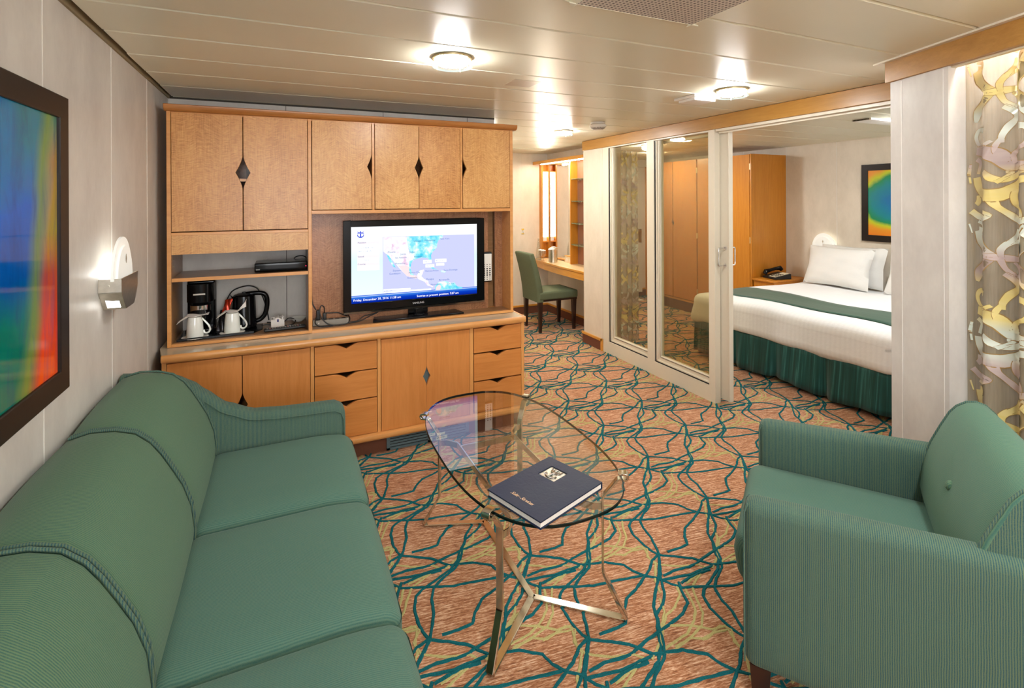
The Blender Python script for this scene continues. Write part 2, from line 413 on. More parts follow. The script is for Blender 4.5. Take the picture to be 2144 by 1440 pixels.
# ------------------------------------------------------------------ ceiling: metal planks across the room
cm = MB()
cm.box(-.75, 5.6, -1.95, 6.5, CEIL + .03, CEIL + .06, 1)
k = 0; y = 1.585 - .3125 * 12
while y < 6.4:
    y0, y1 = y + .004, y + .3125 - .004
    prof = [(y0 - .002, CEIL + .02), (y0, CEIL + .006), (y0 + .006, CEIL), (y1 - .003, CEIL), (y1, CEIL + .004), (y1, CEIL + .02)]
    xs = -.575 + random.uniform(-.006, .004)
    cm.prism(prof, 'yz', xs, 5.42, 0)
    y += .3125
S(build('ceiling', cm, [M['ceil'], M['ceil_back']], smooth=30))

# ------------------------------------------------------------------ walls
def seams_y(mb, x, ys, z0, z1, mi=1, w=.0022, out=.0012, sgn=1):
    for yy in ys: mb.box(x, x + out * sgn, yy - w, yy + w, z0, z1, mi)
wl = MB().box(-.68, -.6, -1.9, 3.5, 0, CEIL + .04); seams_y(wl, -.6, (-1.2, -.6, 0, .6, 1.2, 1.80, 2.413, 2.975), 0, CEIL)
wl.box(-.6, -.592, -1.8, 3.48, CEIL - .010, CEIL + .02, 2)
S(build('wall_left', wl, [M['wall'], M['seam'], M['ceil_back']], smooth=0))
wp = MB().box(-.68, 1.43, 3.484, 3.56, 0, CEIL + .04)
for xx in (.02, .62, 1.22): wp.box(xx - .0015, xx + .0015, 3.4832, 3.484, 0, CEIL, 1)
wp.box(-.6, 1.43, 3.478, 3.484, CEIL - .01, CEIL + .02, 1)
S(build('wall_partition', wp, [M['wall'], M['dark_gap']], smooth=0))
S(build('wall_corridor', MB().box(1.36, 1.42, 3.56, 6.05, 0, CEIL + .04), M['wall_warm'], smooth=0))
wb = MB().box(1.36, 3.3, 6.0, 6.06, 0, CEIL + .04)
wb.box(2.828, 2.8295, 5.999, 6.0, 0, CEIL, 1)
S(build('wall_far', wb, [M['wall_warm'], M['seam']], smooth=0))
wn = MB().box(3.23, 3.30, 4.54, 6.0, 0, CEIL + .04)
S(build('wall_niche', wn, M['wall_warm'], smooth=0))
wst = MB().box(2.872, 2.95, 4.19, 4.54, 0, CEIL + .04); wst.box(2.95, 3.30, 4.47, 4.54, 0, CEIL + .04)
wst.box(2.8712, 2.872, 4.222, 4.2245, .12, 2.0, 1); wst.box(2.8712, 2.872, 4.505, 4.5065, .12, 2.0, 1)
S(build('wall_stub', wst, [M['wall_warm'], M['seam']], smooth=0))
# bedroom shell
wr = MB().box(5.42, 5.5, 1.38, 6.42, 0, CEIL + .04)
seams_y(wr, 5.42, (4.74, 4.13, 3.53, 2.93, 2.33), 0, CEIL, sgn=-1)
S(build('wall_headboard', wr, [M['wall_warm'], M['seam']], smooth=0))
S(build('wall_bedroom_back', MB().box(3.30, 5.5, 6.35, 6.42, 0, CEIL + .04), M['wall_warm'], smooth=0))
S(build('wall_bedroom_side', MB().box(3.30, 3.36, 4.60, 6.35, 0, CEIL + .04), M['wall_warm'], smooth=0))
S(build('wall_bedroom_front', MB().box(2.62, 5.5, 1.36, 1.43, 0, CEIL + .04), M['wall'], smooth=0))
S(build('wall_behind', MB().box(-.68, -.55, -1.9, -1.82, 0, CEIL + .04).box(.65, 2.2, -1.9, -1.82, 0, CEIL + .04).box(-.55, .65, -1.9, -1.82, 0, .75).box(-.55, .65, -1.9, -1.82, 1.95, CEIL + .04), M['wall'], smooth=0))
wf = MB().box(-.55, -.51, -1.9, -1.84, .75, 1.95).box(.61, .65, -1.9, -1.84, .75, 1.95).box(-.51, .61, -1.9, -1.84, .75, .79).box(-.51, .61, -1.9, -1.84, 1.91, 1.95).box(.03, .07, -1.9, -1.84, .79, 1.91)
S(build('window_added', wf, M['alu'], smooth=0))  # window added behind the camera so sky light brightens the room
# window wall: set at an angle to the room
WA = atan2(-.933, -.36); WO = Vector((2.44, 1.347, 0)); DS = Vector((-.36, -.933, 0)).normalized(); DN = Vector((.933, -.36, 0)).normalized()
WM = Matrix((DS, DN, Vector((0, 0, 1)))).transposed().to_4x4(); WM.translation = WO     # local x along the wall, y outwards, z up
wa = MB()
wa.box(-.005, .273, 0, .20, 0, CEIL + .04)                              # pillar
wa.box(.273, 3.42, .20, .26, 0, CEIL + .04)                             # back of the curtain recess
wa.box(.052, .0565, -.0012, 0, 0, 2.0, 1); wa.box(.251, .2535, -.0012, 0, 0, 2.0, 1)
S(build('wall_window', wa.xf(WM), [M['wall'], M['seam']], smooth=0))
# wood fascias
S(build('trim_1', MB().box(2.858, 2.95, 1.42, 4.541, 2.003, CEIL - .002), M['beam'], bevel=.002))
S(build('trim_2', MB().box(-.022, 3.4, -.012, .012, 2.006, CEIL - .006).xf(WM), M['beam'], bevel=.002))
S(build('trim_3', MB().box(-.06, 3.4, -.035, .02, CEIL - .007, CEIL + .004).xf(WM), M['alu'], smooth=0))
S(build('trim_4', MB().box(.273, 3.4, .012, .035, 2.0, 2.02).box(.273, 3.4, .012, .2, CEIL - .01, CEIL).xf(WM), M['cream'], smooth=0))
S(build('trim_5', MB().box(2.875, 2.955, 1.43, 2.76, 1.985, 2.003).box(2.905, 2.915, 1.43, 2.76, 1.972, 1.986), M['alu'], smooth=0))
# skirtings: brown carpet strip with an orange wood cap
def skirt(name, x0, x1, y0, y1, cap):
    mb = MB().box(x0, x1, y0, y1, 0.001, .095, 0); e = .006
    cx0, cx1, cy0, cy1 = (x0 - e, x1, y0, y1) if cap == 'x-' else (x0, x1, y0 - e, y1)
    mb.box(cx0, cx1, cy0, cy1, .095, .118, 1)
    return S(build(name, mb, [M['carpet_brown'], M['orange_y']], bevel=.002))
skirt('baseboard_niche', 3.218, 3.23, 4.54, 5.988, 'x-')
skirt('baseboard_far', 1.42, 3.23, 5.988, 6.0, 'y-')
sb = MB().box(2.860, 2.872, 4.215, 4.552, .001, .095, 0).box(2.854, 2.872, 4.192, 4.558, .095, .118, 1).box(2.854, 2.872, 4.192, 4.215, .001, .118, 1)
S(build('baseboard_stub', sb, [M['carpet_brown'], M['orange_y']], bevel=.002))
skirt('baseboard_bedroom', 3.36, 5.42, 6.338, 6.35, 'y-')
S(build('baseboard_left', MB().box(-.6, -.588, -1.8, 3.48, .001, .1), M['carpet_brown'], smooth=0))
S(build('trim_6', MB().box(3.9, 4.84, 6.02, 6.10, .0, .012), M['alu'], smooth=0))

# ------------------------------------------------------------------ fixed glass screen and sliding leaf
X0, X1 = 2.872, 2.925
e = thing('window_1', (2.9, 3.48, 0), None, None); e['kind'] = 'structure'
fr = MB()
fr.box(X0, X1, 4.092, 4.19, 0, 2.003).box(X0, X1, 3.432, 3.525, .118, 2.003).box(X0, X1, 2.768, 2.828, .118, 2.003).box(X0, X1, 2.768, 4.092, 0, .118)
fr.box(X0, X1, 2.828, 3.432, 1.99, 2.003).box(X0, X1, 3.525, 4.092, 1.99, 2.003)
build('frame', fr, M['alu'], e, bevel=.002)
def pane_unit(ya, yb):
    g_ = MB(); w_ = .012; z0 = .118; z1 = 1.99
    g_.box(X0 + .006, X0 + .012, yb - w_, yb, z0, z1).box(X0 + .006, X0 + .012, ya, yb, z0, z0 + .009).box(X0 + .006, X0 + .012, ya, ya + .004, z0, z1)
    g_.box(X0 + .022, X0 + .028, yb - .056, yb - .046, z0 + .05, z1).box(X0 + .022, X0 + .028, ya, yb - .05, z0 + .046, z0 + .053)
    build('gasket', g_, M['rubber'], e, smooth=0)
    s_ = MB(); s_.box(X0 + .008, X1 - .004, yb - .026, yb - w_, z0, z1).box(X0 + .016, X1 - .004, yb - .046, yb - .026, z0, z1).box(X0 + .012, X1 - .004, yb - .064, yb - .056, z0 + .05, z1)
    s_.box(X0 + .008, X1 - .004, ya, yb - w_, z0 + .009, z0 + .02).box(X0 + .018, X1 - .004, ya, yb - .03, z0 + .02, z0 + .046).box(X0 + .012, X1 - .004, ya, yb - .056, z0 + .053, z0 + .062)
    build('sash', s_, M['alu'], e, bevel=.0015)
    build('pane', MB().box(X0 + .026, X0 + .030, ya + .001, yb - .06, z0 + .06, z1), M['pane'], e, smooth=0)
pane_unit(3.525, 4.092); pane_unit(2.828, 3.432)
e = thing('door_1', (2.96, 3.1, 0), None, None); e['kind'] = 'structure'
D0, D1 = 2.932, 2.962
fr = MB().box(D0, D1, 2.70, 2.79, .03, 1.985).box(D0, D1, 3.42, 3.47, .03, 1.985).box(D0, D1, 2.79, 3.42, .03, .12).box(D0, D1, 2.79, 3.42, 1.965, 1.985).box(D0 - .006, D1 + .004, 2.688, 2.70, .03, 1.985)
build('frame', fr, M['alu'], e, bevel=.002)
build('pane', MB().box(D0 + .012, D0 + .016, 2.79, 3.42, .12, 1.965), M['pane'], e, smooth=0)
for sx in (-1, 1):
    xb = D0 if sx < 0 else D1; yy = 2.728; h = MB()
    for zz in (1.140, 1.012):
        h.tube([(xb, yy, zz), (xb + sx * .006, yy, zz)], .012, 16); h.tube([(xb, yy, zz), (xb + sx * .03, yy, zz)], .0045, 10)
    h.tube(spline([(xb + sx * .03, yy, 1.140), (xb + sx * .056, yy, 1.140), (xb + sx * .066, yy, 1.130), (xb + sx * .066, yy, 1.076), (xb + sx * .066, yy, 1.022), (xb + sx * .056, yy, 1.012), (xb + sx * .03, yy, 1.012)], 5), .0048, 12)
    build('door_handle', h, M['chrome'], e)

# ------------------------------------------------------------------ base cabinet
BF = 3.03
def notch(x, zc, hh, ww, side, n=7):
    """points of half a diamond eaten out of a vertical edge at x (side -1: material lies left)"""
    P = []
    for i in range(-n, n + 1):
        t = i / n; d = ww * (1 - abs(t)) ** 1.45; P.append((x + side * d, zc + t * hh))
    return P
def door_poly(x0, x1, z0, z1, nr=None, nl=None):
    P = [(x0, z0), (x1, z0)]
    if nr: P += notch(x1, nr[0], nr[1], nr[2], -1)
    P += [(x1, z1), (x0, z1)]
    if nl: P += list(reversed(notch(x0, nl[0], nl[1], nl[2], 1)))
    return P
cab = thing('base_cabinet', (.45, 3.25, 0), 'long low orange wood base cabinet with drawers, under the grey worktop', 'cabinet')
c = MB(); Z0, Z1, YB = .105, .690, 3.46
for xa, xb in ((-.555, -.535), (.137, .155), (.50, .52), (1.07, 1.095), (1.43, 1.452)): c.box(xa, xb, BF, YB, .14, Z1)
c.box(-.555, 1.452, YB, YB + .01, .14, Z1).box(-.555, 1.452, BF + .01, YB, .14, .15).box(-.555, 1.452, BF + .004, YB, .682, Z1)
build('carcass', c, M['oak_edge'], cab, bevel=.002)
rl = MB(); pr_ = [(3.008, .108), (3.002, .122), (3.006, .136), (3.02, .142), (3.08, .142), (3.08, .104), (3.02, .104)]
rl.prism(pr_, 'yz', -.556, 1.453); build('bottom_rail', rl, M['oak_edge_x'], cab, smooth=50)
build('plinth', MB().box(-.55, 1.44, 3.08, 3.40, .0, .104), M['carpet_brown'], cab, smooth=0)
nr = (.42, .062, .024)
build('door', MB().prism(door_poly(-.533, -.2005, .144, .680, nr=nr), 'xz', BF - .001, BF + .017), M['beech'], cab, bevel=.0012)
build('door', MB().prism(door_poly(-.1965, .135, .144, .680, nl=nr), 'xz', BF - .001, BF + .017), M['beech'], cab, bevel=.0012)
nr = (.428, .060, .023)
build('door', MB().prism(door_poly(.5225, .7932, .144, .680, nr=nr), 'xz', BF - .001, BF + .017), M['beech'], cab, bevel=.0008)
build('door', MB().prism(door_poly(.7938, 1.0685, .144, .680, nl=nr), 'xz', BF - .001, BF + .017), M['beech'], cab, bevel=.0008)
build('recess_panel', MB().box(.75, .84, BF + .021, BF + .026, .34, .52), M['grey_metal'], cab, smooth=0)
def drawer(x0, x1, z0, z1, parent, w_=.065, d_=.027):
    xc = (x0 + x1) / 2; P = [(x0, z0), (x1, z0), (x1, z1)]; n = 8
    for i in range(-n, n + 1):
        t = -i / n; P.append((xc + t * w_, z1 - d_ * (1 - abs(t)) ** 1.5))
    P.append((x0, z1))
    d = build('drawer', MB().prism(P, 'xz', BF - .001, BF + .017), M['beech_x'], parent, bevel=.0012)
    build('drawer_box', MB().box(x0 + .01, x1 - .01, BF + .03, BF + .34, z0 + .02, z1 - .04), M['inner'], d, smooth=0)
for x0, x1, zz in ((.158, .497, ((.519, .679), (.354, .512), (.146, .347))), (1.099, 1.428, ((.525, .680), (.347, .517), (.146, .339)))):
    for z0, z1 in zz: drawer(x0, x1, z0, z1, cab)
# children of the cabinet's own drawers sit on the same origin
vg = MB(); vx0, vx1, vz0, vz1 = .560, 1.078, .002, .100
vg.box(vx0, vx1, 3.072, 3.08, vz1 - .014, vz1).box(vx0, vx1, 3.072, 3.08, vz0, vz0 + .014)
for xa, xb in ((vx0, vx0 + .02), (.81, .828), (vx1 - .02, vx1)): vg.box(xa, xb, 3.072, 3.08, vz0, vz1)
for i in range(4):
    z = vz0 + .019 + i * .0165; vg.prism([(3.074, z), (3.0795, z + .006), (3.0795, z + .0095), (3.074, z + .0035)], 'yz', vx0 + .02, vx1 - .02)
build('vent_grille', vg, M['grey_metal'], cab, smooth=0)
build('grille_backing', MB().box(vx0 + .01, vx1 - .01, 3.0797, 3.081, vz0 + .01, vz1 - .01), M['black_gap'], cab, smooth=0)

# worktop
ct = thing('worktop', (.45, 3.25, .69), 'grey laminate worktop with rounded wood nosing, between base cabinet and hutch', 'worktop')
build('top_surface', MB().prism([(-.552, 3.012), (1.438, 3.012), (1.438, 3.46), (-.585, 3.46), (-.585, 3.16)], 'xy', .692, .730), M['laminate'], ct, smooth=0)
ns = MB(); pr_ = [(3.014, .692), (3.004, .694), (2.999, .702), (2.998, .714), (3.001, .725), (3.007, .731), (3.013, .7315)]
ns.prism(pr_, 'yz', -.553, 1.452); ns.box(1.438, 1.452, 3.012, 3.46, .692, .7315)
build('nosing', ns, M['oak_edge_x'], ct, smooth=50, bevel=.002)

# ------------------------------------------------------------------ hutch
HF = 3.15
hu = thing('hutch', (.45, 3.3, .73), 'tall figured wood hutch with diamond cut-out doors around the television', 'cabinet')
c = MB(); T = 1.968
c.box(-.552, -.533, HF, 3.47, .7315, T).box(.133, .151, HF, 3.47, .7315, T).box(1.408, 1.429, HF, 3.47, .7315, T)
c.box(-.533, .133, HF + .004, 3.47, T - .012, T).box(.151, 1.408, HF + .004, 3.47, T - .012, T)
c.box(-.533, .133, HF, 3.47, 1.316, 1.332).box(.151, 1.408, HF, 3.44, 1.419, 1.440)
c.box(-.533, .133, HF, 3.47, .7315, .747).box(.151, 1.408, HF, 3.44, .7315, .747)
c.box(.493, .508, HF, 3.44, 1.44, T).box(1.054, 1.068, HF, 3.44, 1.44, T)
build('carcass', c, M['oak_edge_x'], hu, bevel=.0015)
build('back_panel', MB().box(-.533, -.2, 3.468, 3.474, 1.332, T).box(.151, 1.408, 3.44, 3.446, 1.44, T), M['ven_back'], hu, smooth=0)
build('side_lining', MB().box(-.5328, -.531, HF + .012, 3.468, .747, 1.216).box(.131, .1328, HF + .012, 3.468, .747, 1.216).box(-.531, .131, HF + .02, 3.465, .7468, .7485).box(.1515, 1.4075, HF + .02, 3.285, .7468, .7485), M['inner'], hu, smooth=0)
cr = MB(); pr_ = [(3.17, T), (3.150, T), (3.137, T + .006), (3.128, T + .016), (3.125, T + .036), (3.17, T + .036), (3.47, T + .036), (3.47, T)]
cr.prism(pr_, 'yz', -.563, 1.456); build('cornice', cr, M['cornice'], hu, smooth=50, bevel=.004)
dz = (1.652, .092, .034)
def hdoor(x0, x1, z0, z1, mat, nr=None, nl=None):
    return build('door', MB().prism(door_poly(x0, x1, z0, z1, nr, nl), 'xz', HF - .002, HF + .017), mat, hu, bevel=.001)
hdoor(-.530, -.2005, 1.337, 1.963, M['ven1'], nr=dz); hdoor(-.1965, .130, 1.337, 1.963, M['ven1'], nl=dz)
d2 = (1.700, .075, .026)
hdoor(.155, .490, 1.444, 1.963, M['ven2'], nr=d2)
hdoor(.511, .7795, 1.444, 1.963, M['ven2'], nr=d2); hdoor(.7825, 1.051, 1.444, 1.963, M['ven1'], nl=d2)
hdoor(1.071, 1.405, 1.444, 1.963, M['ven2'], nl=d2)
build('fascia_panel', MB().box(-.532, .132, HF + .002, HF + .018, 1.216, 1.316), M['ven2'], hu, smooth=0)
build('inner_shelf', MB().box(-.53, .13, HF + .03, 3.46, 1.605, 1.62), M['oak_edge_x'], hu, smooth=0)
sh = MB().box(-.531, .131, HF + .002, 3.465, 1.074, 1.091)
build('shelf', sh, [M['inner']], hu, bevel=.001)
build('shelf_edge', MB().box(-.531, .131, HF - .001, HF + .0025, 1.073, 1.092), M['oak_edge_x'], hu, smooth=0)
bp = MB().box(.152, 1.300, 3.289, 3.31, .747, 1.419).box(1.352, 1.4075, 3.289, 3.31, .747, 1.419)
build('niche_panel', bp, M['ven_back'], hu, smooth=0)
build('niche_channel', MB().box(1.300, 1.352, 3.325, 3.335, .747, 1.419), M['inner'], hu, smooth=0)
for yy, zz in ((3.19, 1.15), (3.41, 1.17), (3.19, 1.19)): build('shelf_pin', MB().rod((-.531, yy, zz), (-.527, yy, zz), .004, 8), M['steel'], hu)


# ------------------------------------------------------------------ television
tv = thing('television', (.80, 3.24, .7485), 'black flat screen television showing a blue map, in the hutch niche', 'television')
TX0, TX1, TZ0, TZ1 = .335, 1.256, .812, 1.372; SX0, SX1, SZ0, SZ1 = .378, 1.202, .861, 1.333
bz = MB(); yf = 3.243
bz.box(TX0, SX0, yf, yf + .03, TZ0, TZ1).box(SX1, TX1, yf, yf + .03, TZ0, TZ1).box(SX0, SX1, yf, yf + .03, SZ1, TZ1).box(SX0, SX1, yf, yf + .03, TZ0, SZ0)
bz.box(TX0 + .004, TX1 - .004, yf + .018, yf + .038, TZ0 + .004, TZ1 - .004)
build('bezel', bz, M['black'], tv, bevel=.003)
build('bottom_trim', MB().prism([(yf - .002, TZ0 - .001), (yf + .004, TZ0 - .013), (yf + .028, TZ0 - .011), (yf + .03, TZ0 + .001)], 'yz', TX0 + .002, TX1 - .002), M['steel'], tv)
nk = MB().box(.735, .865, 3.262, 3.278, .765, .86).box(.775, .825, 3.235, 3.262, .765, .80)
build('stand_neck', nk, M['black'], tv, bevel=.004)
bs = MB().prism([(.497, 3.166), (1.082, 3.166), (1.062, 3.283), (.520, 3.283)], 'xy', .7495, .762)
bs.cyl((.80, 3.235), .035, .76, .768, 24)
build('stand_base', bs, M['black'], tv, bevel=.004)
# screen picture: flat layers of light in the screen plane
def sc(X, Y):
    u = (X - 219) / 1342.0; vt = 285 - 35 * u; vb = 1095 - 117 * u; v_ = (Y - vt) / (vb - vt)
    return (SX0 + u * (SX1 - SX0), SZ1 - v_ * (SZ1 - SZ0))
g = G('screen_ground'); x_, y_, z_ = g.xyz(g.co())
ez = ORG['television'].z; ex = ORG['television'].x
tt = g.mth('DIVIDE', g.mth('SUBTRACT', z_, SZ0 + .045 - ez), SZ1 - SZ0 - .045)
M['scr_bg'] = g.shader(g.n('Emission', {0: g.ramp(tt, [(0, (.80, .86, 1, 1)), (.12, (.78, .95, 1, 1)), (.5, (.70, .93, 1, 1)), (.75, (.93, .99, 1, 1)), (1, (.95, .99, 1, 1))]), 1: 1.0}).outputs[0])
M['scr_white'] = emit('screen_white', (1, 1, 1, 1), 1.3); M['scr_sea'] = emit('screen_sea', rgb(200, 204, 248), 1.0)
g = G('screen_land_west'); M['scr_west'] = g.shader(g.n('Emission', {0: g.ramp(g.noise(g.co(), 28, 4, .6), [(.46, rgb(244, 248, 252)), (.6, rgb(240, 226, 240)), (.72, rgb(222, 180, 214))]), 1: 1.0}).outputs[0])
g = G('screen_land_east'); M['scr_east'] = g.shader(g.n('Emission', {0: g.ramp(g.noise(g.co(), 22, 4, .6), [(.36, rgb(252, 255, 255)), (.5, rgb(150, 232, 246)), (.68, rgb(70, 200, 232))]), 1: 1.0}).outputs[0])
M['scr_mex'] = emit('screen_land_pink', rgb(244, 222, 226), 1.0)
M['scr_blue'] = None
g = G('screen_bar'); x_, y_, z_ = g.xyz(g.co())
tt = g.mth('DIVIDE', g.mth('SUBTRACT', z_, SZ0 - ez), .048)
M['scr_blue'] = g.shader(g.n('Emission', {0: g.ramp(tt, [(0, rgb(6, 34, 150)), (.45, rgb(8, 62, 196)), (.80, rgb(60, 130, 232)), (.86, rgb(220, 236, 255)), (.93, rgb(40, 110, 230)), (1, rgb(16, 100, 230))]), 1: .9}).outputs[0])
M['scr_text'] = emit('screen_text_blue', rgb(70, 110, 170), 1.0); M['scr_logo'] = emit('screen_logo_blue', rgb(36, 60, 214), 1.0); M['scr_pink'] = emit('screen_pale_pink', rgb(250, 236, 238), 1.0)
ys = yf + .004
sn = build('screen', MB().box(SX0, SX1, ys, ys + .008, SZ0, SZ1), M['scr_bg'], tv, smooth=0)
def flat(mb, pts, dy, mi=0, raw=False):
    P = pts if raw else [sc(*p) for p in pts]
    mb.prism(P, 'xz', ys - dy, ys - dy + .0001, mi)
mp = MB()
flat(mp, [(535, 388), (1530, 358), (1530, 912), (535, 990)], .0004, 0)
flat(mp, [(540, 390), (780, 384), (800, 520), (860, 630), (825, 665), (815, 710), (830, 765), (780, 790), (740, 760), (700, 715), (640, 640), (590, 585), (560, 560), (540, 540)], .0008, 1)
flat(mp, [(780, 384), (1175, 370), (1165, 400), (1125, 420), (1110, 450), (1105, 500), (1060, 545), (1040, 580), (1045, 622), (1050, 655), (1030, 650), (1010, 612), (960, 605), (900, 612), (850, 634), (820, 560), (790, 470)], .0010, 2)
flat(mp, [(690, 690), (780, 690), (820, 715), (832, 765), (860, 790), (900, 800), (880, 830), (780, 800), (735, 750)], .0012, 3)
flat(mp, [(808, 640), (850, 632), (828, 668), (820, 720), (835, 765), (860, 792), (820, 790), (806, 740)], .0014, 2)
flat(mp, [(570, 565), (600, 590), (650, 680), (668, 715), (640, 700), (600, 640)], .0014, 2)
flat(mp, [(920, 740), (965, 730), (950, 775), (935, 800), (965, 830), (1010, 850), (1015, 885), (1065, 905), (1060, 918), (1000, 900), (970, 860), (900, 832), (880, 805)], .0014, 1)
flat(mp, [(1005, 700), (1060, 706), (1112, 736), (1050, 720)], .0014, 2)
flat(mp, [(1145, 740), (1205, 744), (1195, 765), (1150, 757)], .0014, 2)
flat(mp, [(1085, 905), (1120, 865), (1200, 850), (1260, 870), (1300, 865), (1330, 905), (1395, 914), (1385, 928), (1085, 948)], .0014, 2)
flat(mp, [(1095, 915), (1130, 885), (1150, 905), (1140, 944), (1090, 947)], .0016, 3)
flat(mp, [(540, 940), (818, 926), (818, 942), (540, 958)], .0016, 4); flat(mp, [(540, 966), (1040, 930), (1040, 946), (540, 984)], .0016, 4)
for a in ((955, 632, 90, 36), (980, 678, 95, 32), (1085, 620, 125, 34), (1098, 665, 88, 26)):
    flat(mp, [(a[0], a[1]), (a[0] + a[2], a[1] - 4), (a[0] + a[2], a[1] + a[3] - 4), (a[0], a[1] + a[3])], .0016, 4)
build('map_picture', mp, [M['scr_sea'], M['scr_west'], M['scr_east'], M['scr_mex'], M['scr_white']], sn, smooth=0, merge=False)
side = MB()
flat(side, [(285, 480), (500, 475), (500, 735), (285, 745)], .0004, 0)
for Y in (450, 597, 678): flat(side, [(285, Y - 12), (498, Y - 18), (498, Y + 8), (285, Y + 12)], .0008, 1)
flat(side, [(378, 352), (1330, 322), (1330, 326), (378, 356)], .0008, 1)
build('info_box', side, [M['scr_white'], M['scr_pink']], sn, smooth=0, merge=False)
build('info_bar', MB().box(SX0, SX1, ys - .0006, ys - .0004, SZ0, SZ0 + .048), M['scr_blue'], sn, smooth=0)
lg = MB()
for poly in ([(283, 330), (291, 346), (341, 344), (349, 328), (338, 336), (326, 340), (316, 326), (306, 340), (294, 337)], [(285, 350), (348, 348), (348, 354), (285, 356)],
             [(311, 355), (322, 355), (322, 397), (311, 397)], [(284, 362), (291, 366), (292, 380), (311, 388), (311, 398), (290, 390), (284, 378)], [(348, 360), (341, 364), (341, 378), (322, 386), (322, 398), (342, 388), (348, 376)]):
    flat(lg, poly, .0008, 0)
build('crest', lg, M['scr_logo'], sn, smooth=0, merge=False)
def stext(mb, txt, X, Y, size, mi=0, align='LEFT'):
    x, z = sc(X, Y); MM = Matrix(((1, 0, 0, x), (0, 0, -1, ys - .0018), (0, 1, 0, z), (0, 0, 0, 1)))
    text_mb(txt, size, MM, align, mb=mb, mi=mi)
for t_, X, Y in (('Chicago', 855, 440), ('Philadelphia', 972, 434), ('New York', 1140, 416), ('Phoenix', 585, 558), ('Juarez', 715, 578), ('Dallas', 805, 558), ('San Antonio', 660, 617), ('Houston', 858, 604), ('Monterrey', 660, 678),
                 ('Zapopan', 635, 752), ('Guadalajara', 600, 786), ('Mexico City', 800, 774), ('Guatemala', 785, 828), ('Port-au-Prince', 978, 756), ('Santo Domingo', 1180, 746), ('Managua', 985, 842), ('Barranquilla', 1125, 848), ('Maracaibo', 1035, 898), ('Caracas', 1215, 888),
                 ('Miami', 962, 656), ('Bahamas', 1095, 646), ('Havana', 988, 702), ('2000 km', 545, 966), ('2000 mi', 545, 990)): tx = MB(); stext(tx, t_, X, Y, .0150); build('place_name', tx, M['scr_text'], sn, smooth=0)
for t_, X, Y, s_ in (('Position', 287, 458, .0155), ('25\u00b046.81  N', 322, 512, .0145), ('080\u00b010.64  W', 290, 550, .0145), ('Speed', 287, 605, .0155), ('0.1 kts', 350, 642, .0145), ('Course', 287, 686, .0155), ('---', 380, 722, .014)): tx = MB(); stext(tx, t_, X, Y, s_); build('caption', tx, M['scr_text'], sn, smooth=0)
for t_, X, Y in (('Friday, December 30, 2016 11:58 am', 243, 1070), ('Sunrise at present position: 7:07 am', 885, 1022)): tx = MB(); stext(tx, t_, X, Y, .0195); build('caption', tx, M['scr_white'], sn, smooth=0)
MM = Matrix(((1, 0, 0, .797), (0, 0, -1, yf - .0005), (0, 1, 0, .829), (0, 0, 0, 1)))
build('lettering', text_mb('SAMSUNG', .0165, MM, 'CENTER', .0003), plain('silver_print', rgb(200, 200, 205), .4), tv, smooth=0)

# wall handset beside the television
hs = thing('wall_handset', (1.285, 3.289, .935), 'slim white keypad handset hanging upright behind the television edge', 'remote control')
build('body', MB().rbox(1.222, 1.322, 3.262, 3.2885, .930, 1.137, .012, 4), M['black_soft'], hs)
build('face_plate', MB().rbox(1.228, 1.316, 3.2585, 3.265, .938, 1.124, .003, 3), M['white'], hs)
kb = MB()
for r_ in range(8):
    for c_ in range(4):
        xx = 1.240 + c_ * .0205; zz = .950 + r_ * .0145; kb.rod((xx, 3.2575, zz), (xx, 3.2600, zz), .0058 if 1 < r_ < 6 else .0035, 10)
build('keypad', kb, M['black_soft'], hs)

# ------------------------------------------------------------------ things in the hutch
st = thing('disc_player', (0, 3.25, 1.0915), 'slim glossy black disc player on the upper hutch shelf', 'disc player')
build('body', MB().box(-.146, .1295, 3.19, 3.38, 1.094, 1.142), M['black'], st, bevel=.004)
build('front_panel', MB().rbox(-.146, .1295, 3.182, 3.196, 1.098, 1.146, .006, 4), M['black'], st)
build('lettering', text_mb('SONY', .008, Matrix(((1, 0, 0, -.139), (0, 0, -1, 3.1812), (0, 1, 0, 1.108), (0, 0, 0, 1))), 'LEFT', .0002), M['white'], st, smooth=0)
build('standby_light', MB().rod((.121, 3.1805, 1.119), (.121, 3.183, 1.119), .0022, 8), emit('red_led', (1, .02, .1, 1), 3), st)
for xa, ya in ((-.14, 3.2), (.10, 3.2), (-.14, 3.34), (.10, 3.34)): build('foot', MB().box(xa, xa + .02, ya, ya + .02, 1.0918, 1.0942), M['black_soft'], st, smooth=0)
build('cable', MB().tube(spline([(.05, 3.382, 1.12), (.07, 3.40, 1.150), (.10, 3.385, 1.158), (.122, 3.36, 1.155), (.129, 3.34, 1.146)], 5), .003), M['black_soft'], st)
TBL = .7488
o = build('tray', MB().prism([(-.515, 3.192), (-.155, 3.215), (-.11, 3.285), (-.11, 3.42), (-.52, 3.42)], 'xy', TBL, TBL + .006).prism([(-.518, 3.188), (-.150, 3.211), (-.155, 3.219), (-.512, 3.196)], 'xy', TBL, TBL + .014), M['black'], origin=(-.3, 3.3, TBL), bevel=.002)
props(o, 'flat black serving tray under the mugs in the hutch', 'tray')
TT = TBL + .0065
